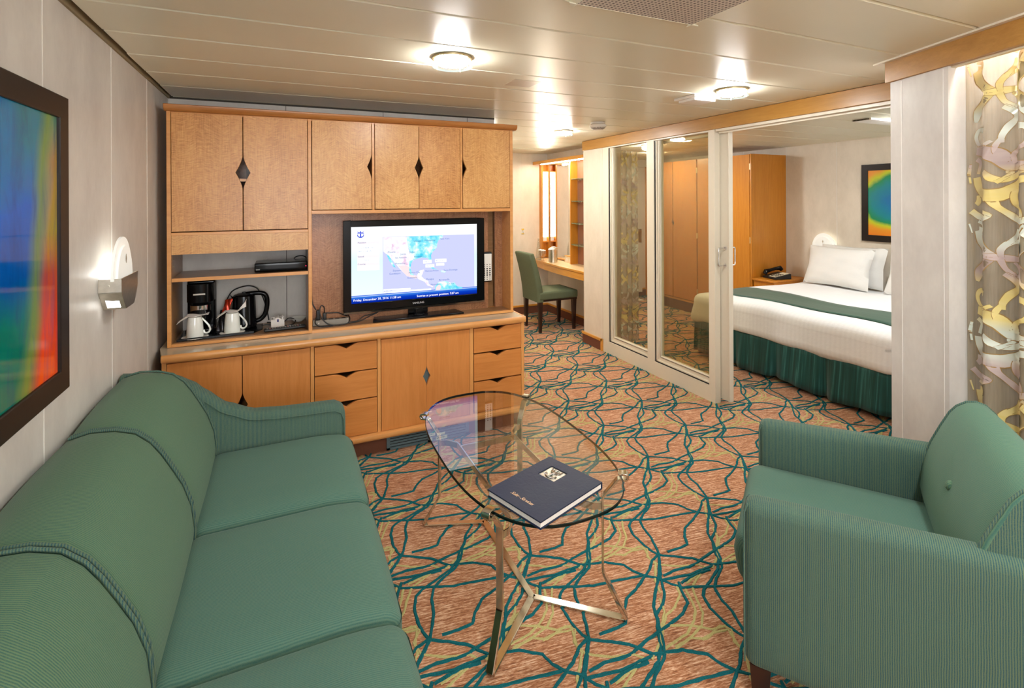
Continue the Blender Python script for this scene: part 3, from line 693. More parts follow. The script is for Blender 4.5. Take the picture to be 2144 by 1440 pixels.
# coffee maker
k = thing('coffee_maker', (-.42, 3.36, TT), 'black coffee maker with steel band, at the far left of the hutch niche', 'coffee maker')
b = MB().rbox(-.497, -.357, 3.385, 3.455, TT, 1.045, .012, 4).rbox(-.495, -.359, 3.30, 3.455, TT, TT + .03, .01, 4)
b.loft([[(-.427 + .068 * sx * (1 - .0 * t), 3.39 - .09 * cy, z) for sx, cy in [(-1, 0), (-.95, .55), (-.7, .85), (-.35, .98), (0, 1.0), (.35, .98), (.7, .85), (.95, .55), (1, 0)]] for t, z in ((0, .93), (0, 1.018), (1, 1.03))], closed=True)
build('housing', b, M['black'], k)
build('carafe', MB().lathe((-.427, 3.352, TT + .031), [(.030, 0), (.050, .02), (.056, .05), (.050, .09), (.040, .105), (.040, .115)], 24), M['black'], k)
build('steel_band', MB().loft([[(-.427 + .052 * sin(a), 3.362 - .052 * cos(a), z) for a in [radians(-80 + 10 * i) for i in range(17)]] for z in (TT + .075, TT + .155)], cap=False, closed=False), M['chrome'], k)
build('badge', MB().rbox(-.456, -.398, 3.2985, 3.3015, .972, .981, .0012, 2), M['white'], k)
# kettle
k = thing('kettle', (-.19, 3.37, TT), 'shiny black kettle with a loop handle on the right', 'kettle')
build('body', MB().lathe((-.21, 3.372, TT), [(.060, 0), (.068, .006), (.068, .03), (.065, .045), (.060, .17), (.058, .186), (.050, .193), (.01, .196)], 32), M['black'], k)
build('spout', MB().loft([[(-.262 - a, 3.372 - w_, .93 + z), (-.262 - a, 3.372 + w_, .93 + z), (-.25, 3.372 + w_ + .012, .88 + z * .4), (-.25, 3.372 - w_ - .012, .88 + z * .4)] for a, w_, z in ((0, .016, 0), (.022, .004, .024))]), M['black'], k)
hd = [(-.20, 3.372, TT + .193), (-.15, 3.372, TT + .196), (-.108, 3.372, TT + .190), (-.090, 3.372, TT + .165), (-.088, 3.372, TT + .12), (-.098, 3.372, TT + .07), (-.122, 3.372, TT + .04), (-.150, 3.372, TT + .03)]
build('handle', MB().tube(spline(hd, 6), .0135, 12), M['black'], k)
build('lid', MB().lathe((-.21, 3.372, TT + .191), [(.040, 0), (.036, .006), (.012, .009), (.010, .016), (0.001, .017)], 24), M['black_soft'], k)
o = build('power_cord', MB().tube(spline([(-.31, 3.455, .90), (-.28, 3.452, .955), (-.235, 3.45, .978), (-.19, 3.445, .985), (-.155, 3.44, .975), (-.135, 3.44, .955), (-.11, 3.45, .90), (-.09, 3.455, .82), (-.08, 3.455, .765)], 6), .0035), M['black_soft'], k)
o = build('power_cord', MB().tube(spline([(-.115, 3.33, TBL + .014), (-.09, 3.345, TBL + .014), (-.04, 3.345, TBL + .0035), (.02, 3.32, TBL + .0035), (.06, 3.345, TBL + .006), (.065, 3.385, TBL + .02), (.03, 3.395, TBL + .030), (-.01, 3.405, TBL + .0035), (-.09, 3.455, TBL + .0035)], 6), .003), M['black_soft'], k)
# mugs, upside down on doilies
def doily(cx, cy):
    mb = MB(); n = 96; rings = []
    for r_, z in ((.002, .0008), (.045, .0008)): rings.append([(cx + r_ * cos(2 * pi * i / n), cy + r_ * sin(2 * pi * i / n), TT + z) for i in range(n)])
    rings.append([(cx + (.061 + .0035 * abs(sin(2 * pi * i / n * 12))) * cos(2 * pi * i / n), cy + (.061 + .0035 * abs(sin(2 * pi * i / n * 12))) * sin(2 * pi * i / n), TT + .0012) for i in range(n)])
    rings.append([(p[0], p[1], TT) for p in rings[-1]])
    mb.loft(rings, cap=True); o = build('paper_doily', mb, M['paper'], origin=(cx, cy, TT)); return o
def mug_proto(cx, cy, label):
    t = thing('mug', (cx, cy, TT + .0015), label, 'mug', 'upturned white mugs')
    z0 = TT + .0016
    build('body', MB().lathe((cx, cy, z0), [(.0405, 0), (.0415, .003), (.0405, .03), (.038, .07), (.034, .10), (.032, .108), (.026, .1105), (.001, .1105)], 32), M['porcelain'], t)
    hp = [(cx + .033, cy, z0 + .097), (cx + .048, cy - .002, z0 + .080), (cx + .066, cy - .004, z0 + .055), (cx + .072, cy - .005, z0 + .033), (cx + .062, cy - .004, z0 + .017), (cx + .046, cy - .002, z0 + .018), (cx + .041, cy, z0 + .033)]
    build('handle', MB().tube(spline(hp, 6), .0048, 10), M['porcelain'], t)
    return t
ma = (-.440, 3.245); mb_ = (-.263, 3.272)
props(doily(*ma), 'scalloped white doily under the left mug', 'doily', 'paper doilies'); props(doily(*mb_), 'scalloped white doily under the right mug, beside the kettle', 'doily', 'paper doilies')
mg = mug_proto(*ma, 'upturned white mug on a doily in front of the coffee maker')
mg2 = copy_tree(mg); mg2.location = (mb_[0], mb_[1], TT + .0015); mg2['label'] = 'upturned white mug on a doily in front of the kettle'
def napkin(cx, cy, zt, left, right, up):
    mb = MB(); n = 10
    def f(u, v_):
        x = -.060 - left + u * (.120 + left + right); y_ = -.030 + v_ * .06; z = .0
        if x < -.034: z -= (abs(x) - .034) * .75 + .006 * sin(v_ * 6)
        if x > .030: z += (x - .030) * up * (1 if v_ > .3 else .4)
        return (cx + x, cy + y_ + .006 * sin(u * 7), zt + z + .0035 * sin(u * 9 + v_ * 4) + .002)
    mb.grid(f, 16, 8); o = build('napkin', mb, M['paper'], origin=(cx, cy, zt)); s_ = o.modifiers.new('s', 'SOLIDIFY'); s_.thickness = .0012; return o
props(napkin(ma[0], ma[1], TT + .117, .022, .004, .1), 'white paper napkin draped over the left mug', 'napkin', 'napkins on the mugs')
props(napkin(mb_[0], mb_[1], TT + .117, .015, .010, 1.35), 'white paper napkin draped over the right mug, corner standing up', 'napkin', 'napkins on the mugs')
# packet sachets leaning
def sachet(pts, col, label, th=.004):
    mb = MB(); a, b, c_, d_ = [Vector(p) for p in pts]
    def f(u, v_):
        p = (a.lerp(b, u)).lerp(d_.lerp(c_, u), v_); nn = (b - a).cross(d_ - a).normalized()
        return tuple(p + nn * (.006 * sin(pi * u) * sin(pi * v_) + .0025 * sin(u * 11 + v_ * 7)))
    mb.grid(f, 14, 14); o = build('foil_sachet', mb, col, origin=tuple(a)); s_ = o.modifiers.new('s', 'SOLIDIFY'); s_.thickness = th
    return props(o, label, 'sachet', 'coffee and tea sachets')
dk = plain('dark_foil', rgb(44, 42, 46), .22, .6, var=.35, vs=50); rd = plain('red_foil', rgb(170, 44, 16), .25, .5, var=.45, vs=70)
sachet([(-.348, 3.300, TT + .001), (-.300, 3.292, TT + .001), (-.280, 3.335, TT + .12), (-.325, 3.34, TT + .115)], dk, 'dark foil sachet standing between the two mugs')
sachet([(-.318, 3.318, TT + .10), (-.280, 3.300, TT + .115), (-.262, 3.308, TT + .185), (-.298, 3.326, TT + .175)], rd, 'red and black foil sachet propped up beside the kettle')
k = thing('packet_box', (-.02, 3.345, TBL), 'small white open box of sugar packets beside the kettle cord', 'box')
bx = MB().box(-.066, .006, 3.315, 3.318, TBL, TBL + .042).box(-.066, .006, 3.372, 3.375, TBL, TBL + .05).box(-.066, -.063, 3.318, 3.372, TBL, TBL + .047).box(.003, .006, 3.318, 3.372, TBL, TBL + .047).box(-.063, .003, 3.318, 3.372, TBL, TBL + .003)
bx.prism([(-.046 + .017 + .017 * cos(a), TBL + .042 + .017 * .8 * sin(a)) for a in [pi * i / 8 for i in range(9)]], 'xz', 3.315, 3.318)
build('carton', bx, M['paper'], k, smooth=0)
pk = MB()
for i in range(8): pk.box(-.060 + i * .0075, -.055 + i * .0075, 3.322, 3.368, TBL + .003, TBL + .046 + .006 * ((i * 5) % 3))
build('packets', pk, M['paper'], k, smooth=0)
build('emblem', MB().box(-.034, -.024, 3.3144, 3.3149, TBL + .030, TBL + .046), plain('print_blue_red', rgb(70, 70, 120), .5), k, smooth=0)
o = build('saucer_bowl', MB().lathe((.085, 3.415, TBL), [(.020, 0), (.024, .002), (.038, .014), (.047, .026), (.0455, .026), (.036, .016), (.022, .006), (.001, .005)], 32), M['porcelain'], origin=(.085, 3.415, TBL))
props(o, 'small shallow white dish at the back of the lower niche', 'dish')
k = thing('television_remote', (.02, 3.235, TBL), 'long black remote control with many buttons lying by the hutch front edge', 'remote control')
RM = Matrix.Translation((.010, 3.232, TBL)) @ Matrix.Rotation(radians(6), 4, 'Z')
build('body', MB().rbox(-.112, .112, -.022, .022, 0.0003, .018, .008, 5).xf(RM), M['black_soft'], k)
bt = MB()
for i in range(14):
    for j in range(3): bt.rbox(-.098 + i * .0135, -.090 + i * .0135, -.015 + j * .011, -.009 + j * .011, .0165, .0195, .001, 2, mi=(1 if (i * 3 + j) % 11 == 3 else 0))
build('buttons', bt.xf(RM), [plain('grey_button', rgb(120, 116, 112), .5), plain('red_button', rgb(170, 60, 50), .5)], k)
k = thing('power_strip', (.27, 3.26, TBL), 'grey metal power strip with black plugs, left of the television stand', 'power strip')
RM = Matrix.Translation((.268, 3.245, TBL)) @ Matrix.Rotation(radians(-2), 4, 'Z')
build('housing', MB().box(-.108, .095, -.02, .02, .001, .034).xf(RM), plain('grey_strip_metal', rgb(138, 132, 122), .4), k, bevel=.002)
sk = MB()
for i in range(5): sk.box(-.090 + i * .036, -.066 + i * .036, -.014, .014, .034, .0345)
build('socket', sk.xf(RM), M['black_soft'], k, smooth=0)
build('switch_mark', text_mb('v', .022, RM @ Matrix(((1, 0, 0, -.08), (0, 0, -1, -.0205), (0, 1, 0, .012), (0, 0, 0, 1))), 'LEFT', .0002), M['white'], k, smooth=0)
for x_, h_ in ((-.078, .06), (-.042, .04)):
    pl = build('plug', MB().rbox(x_ - .011, x_ + .011, -.012, .012, .0345, .0345 + h_, .005, 3).xf(RM), M['black_soft'], k)
o = build('cable_tangle', MB().tube(spline([(.155, 3.27, .93), (.160, 3.26, .88), (.178, 3.245, .845)], 5), .004)
    .tube(spline([(.226, 3.245, .824), (.222, 3.235, .86), (.205, 3.23, .868), (.198, 3.222, .83), (.215, 3.205, .79), (.25, 3.197, .760), (.30, 3.196, .7525), (.345, 3.206, .7525), (.365, 3.225, .76), (.372, 3.25, .775), (.365, 3.275, .79)], 7), .0035)
    .tube(spline([(.226, 3.250, .82), (.26, 3.25, .818), (.30, 3.256, .815), (.33, 3.265, .80), (.36, 3.275, .785)], 5), .0035)
    .tube(spline([(.178, 3.235, .80), (.172, 3.212, .775), (.19, 3.198, .757), (.23, 3.19, .7525), (.27, 3.19, .7525)], 5), .0035)
    .tube(spline([(.362, 3.24, .760), (.40, 3.25, .7525), (.43, 3.26, .757), (.46, 3.27, .775), (.50, 3.275, .78), (.55, 3.28, .79)], 5), .003)
    .tube(spline([(.362, 3.22, .7525), (.41, 3.235, .7525), (.45, 3.25, .757), (.49, 3.268, .77), (.54, 3.28, .785)], 5), .003), M['black_soft'], origin=(.25, 3.22, TBL))
props(o, 'tangle of black cables looping over the grey power strip', 'cable')

# ------------------------------------------------------------------ sofa
sf = thing('sofa', (-.17, 1.6, 0), 'long green ribbed three-seat sofa along the left wall under the abstract picture', 'sofa')
BP = [(-.262, .40), (-.258, .47), (-.266, .54), (-.288, .61), (-.318, .67), (-.345, .72), (-.372, .76), (-.41, .795), (-.46, .813), (-.52, .818), (-.57, .806), (-.592, .775), (-.592, .40)]
def pillow_loft(P, ya, yb, r=.022, sag=.008, n=8):
    cx = sum(p[0] for p in P) / len(P); cz = sum(p[1] for p in P) / len(P); rings = []
    st = [0, .12, .3, .6, 1]; ys_ = [(ya + r * t, t) for t in st] + [(ya + r + (yb - ya - 2 * r) * i / n, 1) for i in range(1, n)] + [(yb - r * t, t) for t in reversed(st)]
    for y_, t in ys_:
        e_ = r * (1 - sqrt(max(0, 1 - (1 - t) ** 2))); u = (y_ - ya) / (yb - ya); bul = sag * sin(pi * u)
        ring = []
        for x_, z_ in P:
            dx, dz_ = x_ - cx, z_ - cz; L = sqrt(dx * dx + dz_ * dz_)
            k_ = (L - e_ + (bul if t == 1 else 0)) / L; ring.append((cx + dx * k_, y_, cz + dz_ * k_))
        rings.append(ring)
    return rings
for i in range(3):
    ya = 2.455 - .57 * (i + 1); yb = ya + .568
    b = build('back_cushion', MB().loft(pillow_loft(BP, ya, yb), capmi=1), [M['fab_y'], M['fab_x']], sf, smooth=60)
    for ye in (ya + .006, yb - .006):
        cen = (-.43, .6); build('piping', MB().tube([(x_ + (.001 if x_ > cen[0] else -.001), ye, z_ + .002) for x_, z_ in BP[:-2]], .0042, 6), M['fab_x'], b)
def seat_fn(ya, yb):
    yc = (ya + yb) / 2
    def fn(x, y, z):
        u = 1 - abs(y - yc) / ((yb - ya) / 2)
        if z > .40: z += .012 * min(1, u * 2.2) - .02 * max(0, (x - .12) / .16) ** 2
        if x > .1: x -= .018 * max(0, (z - .40) / .06)
        return (x, y, z)
    return fn
for i in range(3):
    ya = 2.455 - .57 * (i + 1); yb = ya + .568
    build('seat_cushion', MB().rbox(-.275, .285, ya, yb, .285, .447, .04, 10, seat_fn(ya, yb)), M['fab_seat'], sf, smooth=60)
build('base', MB().rbox(-.59, .235, .70, 2.50, .10, .29, .015, 4), M['fab_y'], sf)
def arm_top(x):   # height of the swooping arm along its depth
    pts = [(-.592, .800), (-.42, .775), (-.35, .735), (-.30, .69), (-.23, .628), (-.12, .580), (.012, .568), (.12, .565), (.214, .562), (.245, .545)]
    for a, b in zip(pts[:-1], pts[1:]):
        if a[0] <= x <= b[0]: t = (x - a[0]) / (b[0] - a[0]); t = t * t * (3 - 2 * t) * .35 + t * .65; return a[1] + (b[1] - a[1]) * t
    return pts[-1][1]
def arm(ya, yb):
    rings = []; n = 30
    xs = [-.592 + (.245 + .592) * i / n for i in range(n + 1)] + [.256, .262]
    for x in xs:
        h = arm_top(min(x, .245)) - (0 if x <= .245 else (.012 if x < .26 else .035)); e_ = 0 if x <= .245 else (.005 if x < .26 else .018); r = .028
        prof = [(ya + e_, .10), (ya + e_, h - r), (ya + e_ + r * .3, h - r * .35), (ya + r + e_, h), (yb - r - e_, h), (yb - r * .3 - e_, h - r * .35), (yb - e_, h - r), (yb - e_, .10)]
        rings.append([(x, p, q) for p, q in prof])
    return MB().loft(rings)
for ya, yb in ((2.46, 2.555), (.645, .74)):
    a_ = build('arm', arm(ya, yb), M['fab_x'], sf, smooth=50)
    ye = ya if ya > 1 else yb
    pth = [(-.30 + .54 * i / 20, ye, arm_top(-.30 + .54 * i / 20) - .030) for i in range(21)] + [(.252, ye, .49), (.254, ye, .30)]
    build('piping', MB().tube(pth, .003, 6), M['fab_x'], a_)
for x_, y_ in ((.19, 2.49), (.19, .71), (-.54, 2.49), (-.54, .71)): build('leg', MB().cyl((x_, y_), .02, 0, .10, 16, .026), M['dark_wood'], sf)

# ------------------------------------------------------------------ armchair (local x = depth backwards, y = width)
AC = thing('armchair', (1.235, 1.09, 0), 'green ribbed armchair with one button, in front of the curtain', 'armchair', rotz=atan2(-.81, .587))
def armc(y0, y1):
    def fn(x, y, z):
        if z > .45: z += .045 * x * (1 if x < .7 else 1)
        return (x, y, z)
    return MB().rbox(0.0, .80, y0, y1, .115, .602, .034, 8, fn)
for y0, y1 in ((0, .085), (.615, .70)): 
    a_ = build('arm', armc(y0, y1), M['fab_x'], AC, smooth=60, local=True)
    pth = [(.004, y0 + .006, .13), (.004, y0 + .006, .57), (.012, y0 + .014, .59), (.012, y1 - .014, .59), (.004, y1 - .006, .57), (.004, y1 - .006, .13)]
    build('piping', MB().tube(pth, .003, 6), M['fab_x'], a_, local=True)
def sfn(x, y, z):
    u = 1 - abs(y - .35) / .265
    if z > .40: z += .016 * min(1, u * 2)
    if x < .05: x -= .014 * (1 - abs(z - .38) / .09)
    return (x, y, z)
build('seat_cushion', MB().rbox(-.024, .56, .087, .613, .285, .447, .045, 10, sfn), M['fab_seat'], AC, smooth=60, local=True)
build('base', MB().rbox(.01, .79, .07, .63, .115, .30, .012, 4), M['fab_y'], AC, local=True)
CP = [(.545, .30), (.522, .44), (.512, .49), (.520, .57), (.546, .65), (.572, .71), (.596, .760), (.615, .785), (.640, .803), (.665, .808), (.69, .800), (.715, .775), (.735, .73), (.75, .66), (.77, .30)]
rg = pillow_loft(CP, .03, .632, r=.012, sag=.012)
def dimple(p):
    d = sqrt((p[1] - .335) ** 2 + (p[2] - .635) ** 2)
    if p[0] < .63 and d < .09: return (p[0] + .016 * (1 - d / .09) ** 2, p[1], p[2])
    return p
mbk = MB().loft(rg, capmi=1); mbk.v = [dimple(p) for p in mbk.v]
bk = build('back_cushion', mbk, [M['fab_ya'], M['fab_x']], AC, smooth=60, local=True)
for ye in (.0370, .6250): build('piping', MB().tube([(x_ - .001, ye, z_ + .001) for x_, z_ in CP[1:-2]], .0040, 6), M['fab_x'], bk, local=True)
build('button', MB().lathe((0, 0, 0), [(.001, .010), (.010, .008), (.015, .002), (.015, -.004)], 16).xf(Matrix.Translation((.538, .335, .635)) @ Matrix.Rotation(radians(-72), 4, 'Y')), M['fab_y'], bk, local=True)
for x_, y_ in ((.045, .045), (.045, .655), (.75, .045), (.75, .655)):
    build('leg', MB().loft([[(x_ + sx * r, y_ + sy * r, z) for sx, sy in ((-1, -1), (1, -1), (1, 1), (-1, 1))] for r, z in ((.021, 0), (.028, .118))]), M['dark_wood'], AC, local=True)

# ------------------------------------------------------------------ coffee table
CTX, CTY, GT = .848, 1.893, .515
tb = thing('coffee_table', (CTX, CTY, 0), 'oval glass-topped coffee table on bent steel legs', 'coffee table')
def oval(a, b, n=72, e_=2.7):
    P = []
    for i in range(n):
        t = 2 * pi * i / n; c_, s_ = cos(t), sin(t); P.append((CTX + a * abs(c_) ** (2 / e_) * (1 if c_ >= 0 else -1), CTY + b * abs(s_) ** (2 / e_) * (1 if s_ >= 0 else -1)))
    return P
o1 = oval(.301, .556); o2 = oval(.3035, .5585)
gt = MB(); gt.add([(p[0], p[1], GT) for p in o1], [tuple(range(72))], 0)
gt.loft([[(p[0], p[1], z) for p in q] for q, z in ((o1, GT), (o2, GT - .002), (o2, GT - .009), (o1, GT - .011))], cap=False, mi=1)
build('glass_top', gt, [M['table_glass'], M['glass_edge']], tb, smooth=0)
HX, HY, FX, FY = .202, .352, .262, .410
J = {-1: .23, 1: .105}
legs = {}
for sx in (-1, 1):
    for sy in (-1, 1):
        R_ = Vector((sx * .82, sy * .57, 0)); W_ = Vector((-sy * .57 * sx * sx, .82 * sx * sy * sy, 0)); W_ = Vector((-R_.y, R_.x, 0))
        cx, cy = CTX + sx * HX, CTY + sy * HY; fx, fy = CTX + sx * FX, CTY + sy * FY
        cl = Vector((CTX + sx * .262, CTY + sy * .400, 0))
        path = [(cl.x + R_.x * .008, cl.y + R_.y * .008, GT - .018), (cl.x - R_.x * .018, cl.y - R_.y * .018, GT - .018), (cl.x - R_.x * .026, cl.y - R_.y * .026, GT - .022), (cx + R_.x * .004, cy + R_.y * .004, .430), (cx, cy, .418), (cx, cy, .16), (cx + R_.x * .004, cy + R_.y * .004, .145), (fx - R_.x * .003, fy - R_.y * .003, .012), (fx - R_.x * .008, fy - R_.y * .008, .004)]
        build('leg', MB().bar(path, W_, .027, .008), M['table_metal'], tb, bevel=0, smooth=40)
        # clip gripping the rim
        T_ = R_.cross(Vector((0, 0, 1))); cp = MB(); hw = .015; prof = [(-.022, GT + .007), (.004, GT + .008), (.013, GT + .004), (.016, GT - .006), (.013, GT - .017), (.004, GT - .020), (.004, GT - .0125), (.0085, GT - .010), (.0085, GT - .001), (-.022, GT + .0015)]
        cp.loft([[tuple(Vector((cl.x, cl.y, 0)) + R_ * a + T_ * s_ * hw + Vector((0, 0, z))) for a, z in prof] for s_ in (-1, 1)])
        build('clip', cp, M['table_metal'], tb, bevel=.0015, smooth=40)
for sy in (-1, 1):
    jy = CTY + sy * (FY - J[sy])
    for sx in (-1, 1):
        build('foot_bar', MB().bar([(CTX + sx * (FX - .004), CTY + sy * (FY - .004), .005), (CTX + sx * .004, jy + sy * .004, .005)], Vector((.66, .75 * -sx * sy, 0)), .027, .009), M['table_metal'], tb, smooth=40)
        # branch that leaves each leg and joins the rail
for sx in (-1, 1):
    rx = CTX + sx * .132; z = .392
    pth = [(CTX + sx * HX, CTY - HY, z), (CTX + sx * .168, CTY - HY + .012, z), (rx + sx * .004, CTY - .300, z), (rx, CTY - .285, z), (rx, CTY + .285, z), (rx + sx * .004, CTY + .300, z), (CTX + sx * .168, CTY + HY - .012, z), (CTX + sx * HX, CTY + HY, z)]
    build('rail', MB().bar(pth, Vector((0, 0, 1)), .027, .008), M['table_metal'], tb, smooth=40)
build('floor_spine', MB().bar([(CTX, CTY - FY + J[-1] - .008, .005), (CTX, CTY + FY - J[1] + .008, .005)], Vector((1, 0, 0)), .027, .009), M['table_metal'], tb, smooth=40)
for sy in (-1, 1): build('cross_bar', MB().bar([(CTX - .132, CTY + sy * .262, .392), (CTX + .132, CTY + sy * .262, .392)], Vector((0, 0, 1)), .027, .008), M['table_metal'], tb, smooth=40)

# folder on the table
A_ = Vector((.614, 1.567, 0)); B_ = Vector((.694, 1.341, 0)); D_ = Vector((.893, 1.690, 0))      # left corner, near corner, far corner
FU = (B_ - A_); FV = (D_ - A_); fw, fh = FU.length, FV.length; FU.normalize(); FV = (FV - FU * FV.dot(FU)).normalized()
FM = Matrix((FU, FV, Vector((0, 0, 1)))).transposed().to_4x4(); FM.translation = Vector((A_.x, A_.y, GT))
g = G('navy_leather'); v = g.co(); n_ = g.noise(v, 45, 4, .6, 1.2); n2 = g.noise(v, 6, 2)
M['navy'] = g.pbr(g.mix(g.mth('MULTIPLY', n2, .5), rgb(20, 32, 64), rgb(60, 68, 76)), .55, coat=0, spec=.25, normal=g.bump(n_, .5, .002))
M['gold_print'] = plain('gold_print', rgb(226, 190, 150), .3, .3)
fo = thing('folder', (A_.x + .1, A_.y - .02, GT), 'navy leather folder with metal crest and gold script on the glass table', 'folder')
fo['label'] = 'navy leather folder with silver crest and gold script on the glass table'
def fb(name, mb, mat, parent=fo, **kw): return build(name, mb.xf(FM), mat, parent, **kw)
fb('cover', MB().rbox(0, fw, 0, fh, .0005, .005, .002, 3), M['navy'])
# front board with a square window
wx0, wx1, wy0, wy1 = fw * .10, fw * .47, fh * .62, fh * .84
wx0, wx1, wy0, wy1 = .050, .124, .190, .262
bd = MB()
bd.box(0, wx0, 0, fh, .022, .026).box(wx1, fw, 0, fh, .022, .026).box(wx0, wx1, 0, wy0, .022, .026).box(wx0, wx1, wy1, fh, .022, .026)
fb('front_board', bd, M['navy'])
fb('spine', MB().box(0, fw, fh - .001, fh + .003, .001, .0255), M['navy'], bevel=.002)
pgm = MB()
for i in range(6): pgm.box(.004, fw - .004, .004, fh - .002, .0052 + i * .0028, .0052 + i * .0028 + .0025)
fb('pages', pgm, M['paper'], smooth=0)
bgm = MB().box(wx0, wx1, wy0, wy1, .021, .0232)
bg = fb('crest_plate', bgm, plain('antique_silver', (.42, .39, .33, 1), .38, 1.0, var=.2, vs=120))
cr = MB(); ccx, ccy = (wx0 + wx1) / 2, (wy0 + wy1) / 2
def rel(path, r=.0022): cr.tube([(ccx + a * .001, ccy + b * .001, .0240) for a, b in path], r, 8)
rel([(0, -26), (0, 8)], .0035); rel([(-14, 8), (14, 8)], .003); rel([(-22, -8), (-21, -16), (-12, -23), (0, -26), (12, -23), (21, -16), (22, -8)], .003); rel([(-24, -6), (-17, -9)]); rel([(24, -6), (17, -9)])
rel([(-22, 28), (-18, 14), (18, 14), (22, 28)], .0025); rel([(-12, 14), (-10, 24)]); rel([(12, 14), (10, 24)]); rel([(0, 14), (0, 28)], .003)
fb('crest', cr, M['chrome'], bg)
pm = MB()
text_mb('Suite - Services', .0195, Matrix(((1, 0, 0, fw * .5 - .005), (0, 1, 0, .040), (0, 0, 1, .0263), (0, 0, 0, 1))), 'CENTER', .0001, mb=pm, shear=.55, space=.85)
fb('script_lettering', pm, M['gold_print'], smooth=0)

# ------------------------------------------------------------------ picture over the sofa
def art_mat(name, stops, k, rot, dist):
    g = G(name); v = g.co(); n1 = g.noise(v, 2.2, 3, .5); x, y, z = g.xyz(v)
    s_ = g.noise(g.map(v, (1, 9, 2), rot=rot), 1.4, 5, .6, 1.0)
    t_ = g.mth('ADD', g.mth('MULTIPLY', y, k[0]), g.mth('ADD', g.mth('MULTIPLY', z, k[1]), k[2]))
    t_ = g.mth('ADD', t_, g.mth('MULTIPLY', g.mth('SUBTRACT', n1, .5), dist)); t_ = g.mth('ADD', t_, g.mth('MULTIPLY', g.mth('SUBTRACT', s_, .5), .12), clamp=True)
    c = g.ramp(t_, stops); c = g.mix(g.mth('MULTIPLY', s_, .35), c, rgb(0, 70, 120))
    return g.pbr(c, .12, coat=.6, spec=.5)
pc = thing('framed_picture', (-.585, 1.24, 1.375), 'large abstract picture in blue, green and orange, dark frame, on the wall above the sofa', 'picture')
py0, py1, pz0, pz1 = .58, 1.889, .957, 1.800; W_ = .064
fm_ = MB()
for a, b, c_, d_ in ((py0, py1, pz1 - W_, pz1), (py0, py1, pz0, pz0 + W_)): fm_.prism([(a, c_ if c_ != pz1 - W_ else d_), (b, c_ if c_ != pz1 - W_ else d_), (b - W_, d_ if c_ != pz1 - W_ else c_), (a + W_, d_ if c_ != pz1 - W_ else c_)], 'yz', -.598, -.570)
fm_.prism([(py1, pz0), (py1, pz1), (py1 - W_, pz1 - W_), (py1 - W_, pz0 + W_)], 'yz', -.598, -.570)
fm_.prism([(py0, pz0), (py0, pz1), (py0 + W_, pz1 - W_), (py0 + W_, pz0 + W_)], 'yz', -.598, -.570)
build('frame', fm_, M['frame_dark'], pc, bevel=.003)
g = G('abstract_art'); v = g.co(); x, y, z = g.xyz(v)       # local: y -.66...65, z -.42...42
n1 = g.noise(v, 3.0, 3, .5); n2 = g.noise(g.map(v, (1, 14, 2.5), rot=(radians(25), 0, 0)), 1.5, 5, .65, .8)
vert = g.mth('ADD', z, g.mth('MULTIPLY', g.mth('SUBTRACT', n1, .5), .5))
c_main = g.ramp(g.mth('MULTIPLY_ADD', vert, 1.1, .5), [(.02, rgb(0, 96, 70)), (.22, rgb(0, 120, 104)), (.42, rgb(0, 84, 170)), (.66, rgb(0, 104, 210)), (.84, rgb(0, 122, 176)), (1.0, rgb(0, 130, 110))])
c_edge = g.ramp(g.mth('MULTIPLY_ADD', z, 1.15, .5), [(.05, rgb(244, 92, 16)), (.25, rgb(232, 66, 30)), (.42, rgb(190, 80, 50)), (.55, rgb(170, 150, 50)), (.78, rgb(180, 140, 70)), (.95, rgb(60, 140, 120))])
ed = g.mth('ADD', g.mth('MULTIPLY', y, 1.0), g.mth('MULTIPLY', g.mth('SUBTRACT', n1, .5), .10))
ed = g.mth('ADD', ed, g.mth('MULTIPLY', g.mth('SUBTRACT', .12, z), .22))
ef = g.ramp(ed, [(.46, (0, 0, 0, 1)), (.56, (1, 1, 1, 1))])
c = g.mix(ef, c_main, c_edge)
yl = g.ramp(ed, [(.43, (0, 0, 0, 1)), (.49, (.8, .8, .8, 1)), (.55, (0, 0, 0, 1))]); c = g.mix(yl, c, rgb(110, 150, 60))
c = g.mix(g.ramp(n2, [(.45, (0, 0, 0, 1)), (.75, (.5, .5, .5, 1))]), c, rgb(0, 56, 120))
M['art1'] = g.pbr(c, .06, coat=0, spec=.2)
build('picture_sheet', MB().box(-.596, -.578, py0 + W_ - .002, py1 - W_ + .002, pz0 + W_ - .002, pz1 - W_ + .002), M['art1'], pc, smooth=0)

# bedroom picture
pc = thing('framed_picture', (5.40, 2.80, 1.447), 'abstract picture with a blue oval on orange, dark frame, above the bed', 'picture')
py0, py1, pz0, pz1, W_ = 2.34, 3.262, 1.062, 1.834, .062
fm_ = MB().box(5.395, 5.418, py0, py1, pz1 - W_, pz1).box(5.395, 5.418, py0, py1, pz0, pz0 + W_).box(5.395, 5.418, py0, py0 + W_, pz0 + W_, pz1 - W_).box(5.395, 5.418, py1 - W_, py1, pz0 + W_, pz1 - W_)
build('frame', fm_, M['frame_dark'], pc, smooth=0)
g = G('oval_art'); v = g.co(); x, y, z = g.xyz(v); n1 = g.noise(v, 4, 4, .6)
d = g.mth('SQRT', g.mth('ADD', g.mth('POWER', g.mth('MULTIPLY', g.mth('ADD', y, -.0), 1.9), 2.0), g.mth('POWER', g.mth('MULTIPLY', g.mth('ADD', z, -.03), 3.5), 2.0)))
d = g.mth('ADD', d, g.mth('MULTIPLY', g.mth('SUBTRACT', n1, .5), .35))
